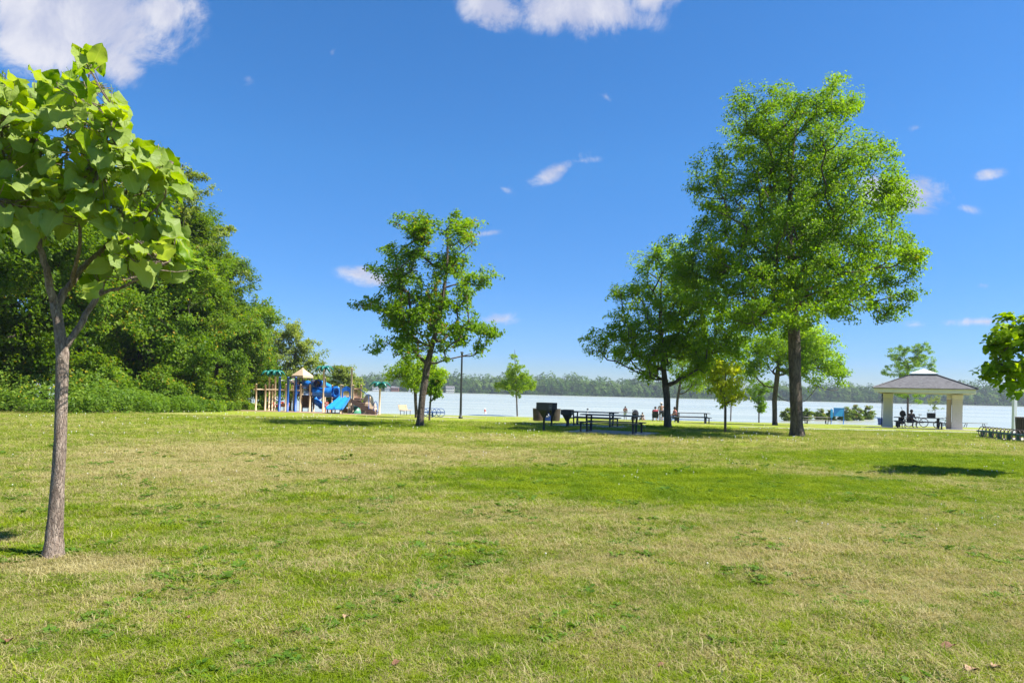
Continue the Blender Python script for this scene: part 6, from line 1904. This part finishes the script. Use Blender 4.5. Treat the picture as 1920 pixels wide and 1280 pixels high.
# spring riders
def rider(label, u, v, Y, m_, rz):
    x_ = at(u, v, Y).x
    root = thing('spring_rider', label, 'spring rider', (x_, Y, g1(x_, Y)), rz, 'spring riders')
    m = MB(); m.tube([(.07 * math.cos(i * .9), .07 * math.sin(i * .9), .02 + i * .014) for i in range(24)], .014, 4); link('spring', m, M_BLACK, root)
    m = MB(); m.prism([(-.42, -.06, .36), (-.30, -.06, .34), (.25, -.06, .34), (.42, -.06, .46), (.46, -.06, .72), (.30, -.06, .78), (.20, -.06, .58), (-.16, -.06, .56), (-.34, -.06, .72), (-.46, -.06, .62)], (0, .12, 0)); link('body', m, m_, root)
    m = MB(); m.box((-.02, 0, .60), (.34, .26, .05), bevel=.02); link('seat', m, M_BLACK, root)
    m = MB(); m.tube([(.24, -.2, .72), (.24, .2, .72)], .016, 5); link('handle', m, M_BLACK, root)
    return root
rider('red spring rider behind the blue turning bars', 521, 764, 54.5, M_RED, R(10)); rider('orange red spring rider right of the red one', 532, 764, 54, M_ORANGE, R(170))
# low green play panel and turtle under the tower
b = Vector((at(666, 767, 53.2).x, 53.2, g1(-12, 53.2)))
root = thing('play_dome', 'low green play shell under the steps', 'play shell', b)
m = MB(); m.lathe((0, 0, 0), [(.62, 0), (.60, .2), (.44, .46), (.2, .58), (.02, .6)], 12); link('shell', m, M_GREENP, root)
m = MB(); m.ball((-.66, -.1, .22), .17, 10); link('head', m, M_ORANGE, root)
b = Vector((at(612, 766, 54).x, 54, g1(-15, 54)))
root = thing('play_table', 'small green and orange play table under the tubes', 'play table', b)
m = MB(); m.lathe((0, 0, 0), [(.02, .55), (.42, .55), (.42, .62), (.02, .62)], 14); link('top', m, M_GREENP, root)
for th in (0.3, 2.4, 4.5):
    m = MB(); m.tube([(.25 * math.cos(th), .25 * math.sin(th), .55), (.30 * math.cos(th), .30 * math.sin(th), 0)], .035, 6); link('leg', m, M_ORANGE, root)
# children
g_ = at(548, 731.2, 51.6)
person('child in a bright green shirt standing on the overhead ladder', (g_.x, 51.65, za + .03), R(190), 1.02, shirt=M_CGREEN, shorts=M_CDARK)
g_ = at(560, 742, 52.4)
person('child in dark clothes standing under the tower roof', (g_.x, 52.4, g_.z + .06), R(150), 1.25, shirt=M_CDARK, shorts=M_CDARK, long_=True)
g_ = at(600.5, 729, 52.3)
person('child in orange sitting on top of the blue crawl tube', (g_.x, 52.0, g_.z - .02), R(160), 1.05, 'sit', shirt=M_CORANGE, shorts=M_CDARK)
g_ = Vector((at(608, 771, 50.5).x, 50.5, g1(-14, 50.5)))
person('child in red standing beneath the crawl tube', (g_.x + .05, 50.9, g1(-14, 50.9)), R(200), .95, shirt=M_CRED, shorts=M_CRED, long_=True)

# ------------------------------------------------------------------ lake houses on the far shore
def house(label, u, w_, h, col, roofc, Y=757, storeys=2):
    x_ = at(u, 735, Y).x
    root = thing('lake_house', label, 'house', (x_, Y, -1.0), R(random.uniform(-8, 8)), 'houses on the far shore')
    m = MB(); m.box((0, 0, h / 2), (w_, w_ * .7, h)); link('wall', m, col, root)
    m = MB(); d = w_ * .7 / 2 + .4; m.add([(-w_ / 2 - .4, -d, h), (w_ / 2 + .4, -d, h), (w_ / 2 + .4, d, h), (-w_ / 2 - .4, d, h), (-w_ / 2 - .4, 0, h + 2.0), (w_ / 2 + .4, 0, h + 2.0)], [(0, 1, 5, 4), (2, 3, 4, 5), (0, 4, 3), (1, 2, 5), (3, 2, 1, 0)]); link('roof', m, roofc, root)
    for s in range(storeys):
        for k in range(4):
            m = MB(); m.box((-w_ / 2 + w_ * (k + .5) / 4, -w_ * .35 - .03, h * (s + .55) / storeys), (w_ * .14, .08, h / storeys * .5)); link('window', m, M_BLACK, root)
    return root
M_HRED = mat('red_brown_house', (0.30, 0.12, 0.08), .8, .1, .5)
house('low white lake house behind the lone plastic palm', 705, 7, 3.2, M_WHITE, M_SHING, storeys=1)
house('white lake house right of the lone plastic palm on the far shore', 727, 6, 3.4, M_WHITE, M_SHING, storeys=1)
house('red brown lake house left of the leaning maple on the far shore', 741, 8, 3.6, M_HRED, M_SHING, storeys=1)
house('grey white two storey lake house left of the lamp post', 844, 9, 5.2, M_FASCIA, M_SHING, storeys=2)
house('small pale boathouse on the far shore near the slim tree', 770, 5, 2.4, M_WHITE, M_FASCIA, storeys=1)

# ------------------------------------------------------------------ fallen leaves in the foreground
M_FALL = mat('fallen_leaf_brown', (0.19, 0.09, 0.045), .8, .3, 20)
M_FALLT = mat('fallen_leaf_tan', (0.38, 0.235, 0.135), .8, .2, 20)
for (u, v, L, m_, lab) in [(1776, 1220, .095, M_FALL, 'curled dark brown fallen leaf in the dry grass'), (1824, 1265, .10, M_FALLT, 'flat tan fallen leaf at the lower right corner'), (1868, 1257, .07, M_FALLT, 'tan fallen leaf right of the flat one'),
                           (650, 1163, .07, M_FALLT, 'small pinkish fallen leaf left of the middle'), (742, 1252, .06, M_FALL, 'tiny rusty fallen leaf near the bottom edge'), (349, 1166, .055, M_FALL, 'small brown fallen leaf right of the catalpa'), (16, 1210, .07, M_FALL, 'brown fallen leaf at the lower left edge'), (1240, 1256, .05, M_FALL, 'small brown fallen leaf near the middle of the bottom edge')]:
    g = gp(u, v)
    root = thing('fallen_leaf', lab, 'fallen leaf', g + Vector((0, 0, .028)), random.uniform(0, 6), 'fallen leaves on the lawn')
    m = MB(); vs = []
    for i in range(6):
        f = i / 5; w_ = .33 * L * math.sin(math.pi * (f * .85 + .1)) ** .8 * (1 if i < 5 else 0)
        vs += [((f - .5) * L, -w_, .12 * L * math.sin(f * 5) + .35 * w_), ((f - .5) * L, 0, .12 * L * math.sin(f * 5)), ((f - .5) * L, w_, .12 * L * math.sin(f * 5 + 1) + .5 * w_)]
    fs = []
    for i in range(5):
        a = i * 3; fs += [(a, a + 1, a + 4, a + 3), (a + 1, a + 2, a + 5, a + 4)]
    m.add(vs, fs, True); link('blade', m, m_, root)
    m = MB(); m.tube([(-.5 * L, 0, 0), (-.8 * L, 0, .02)], .0015, 4); link('stalk', m, m_, root)
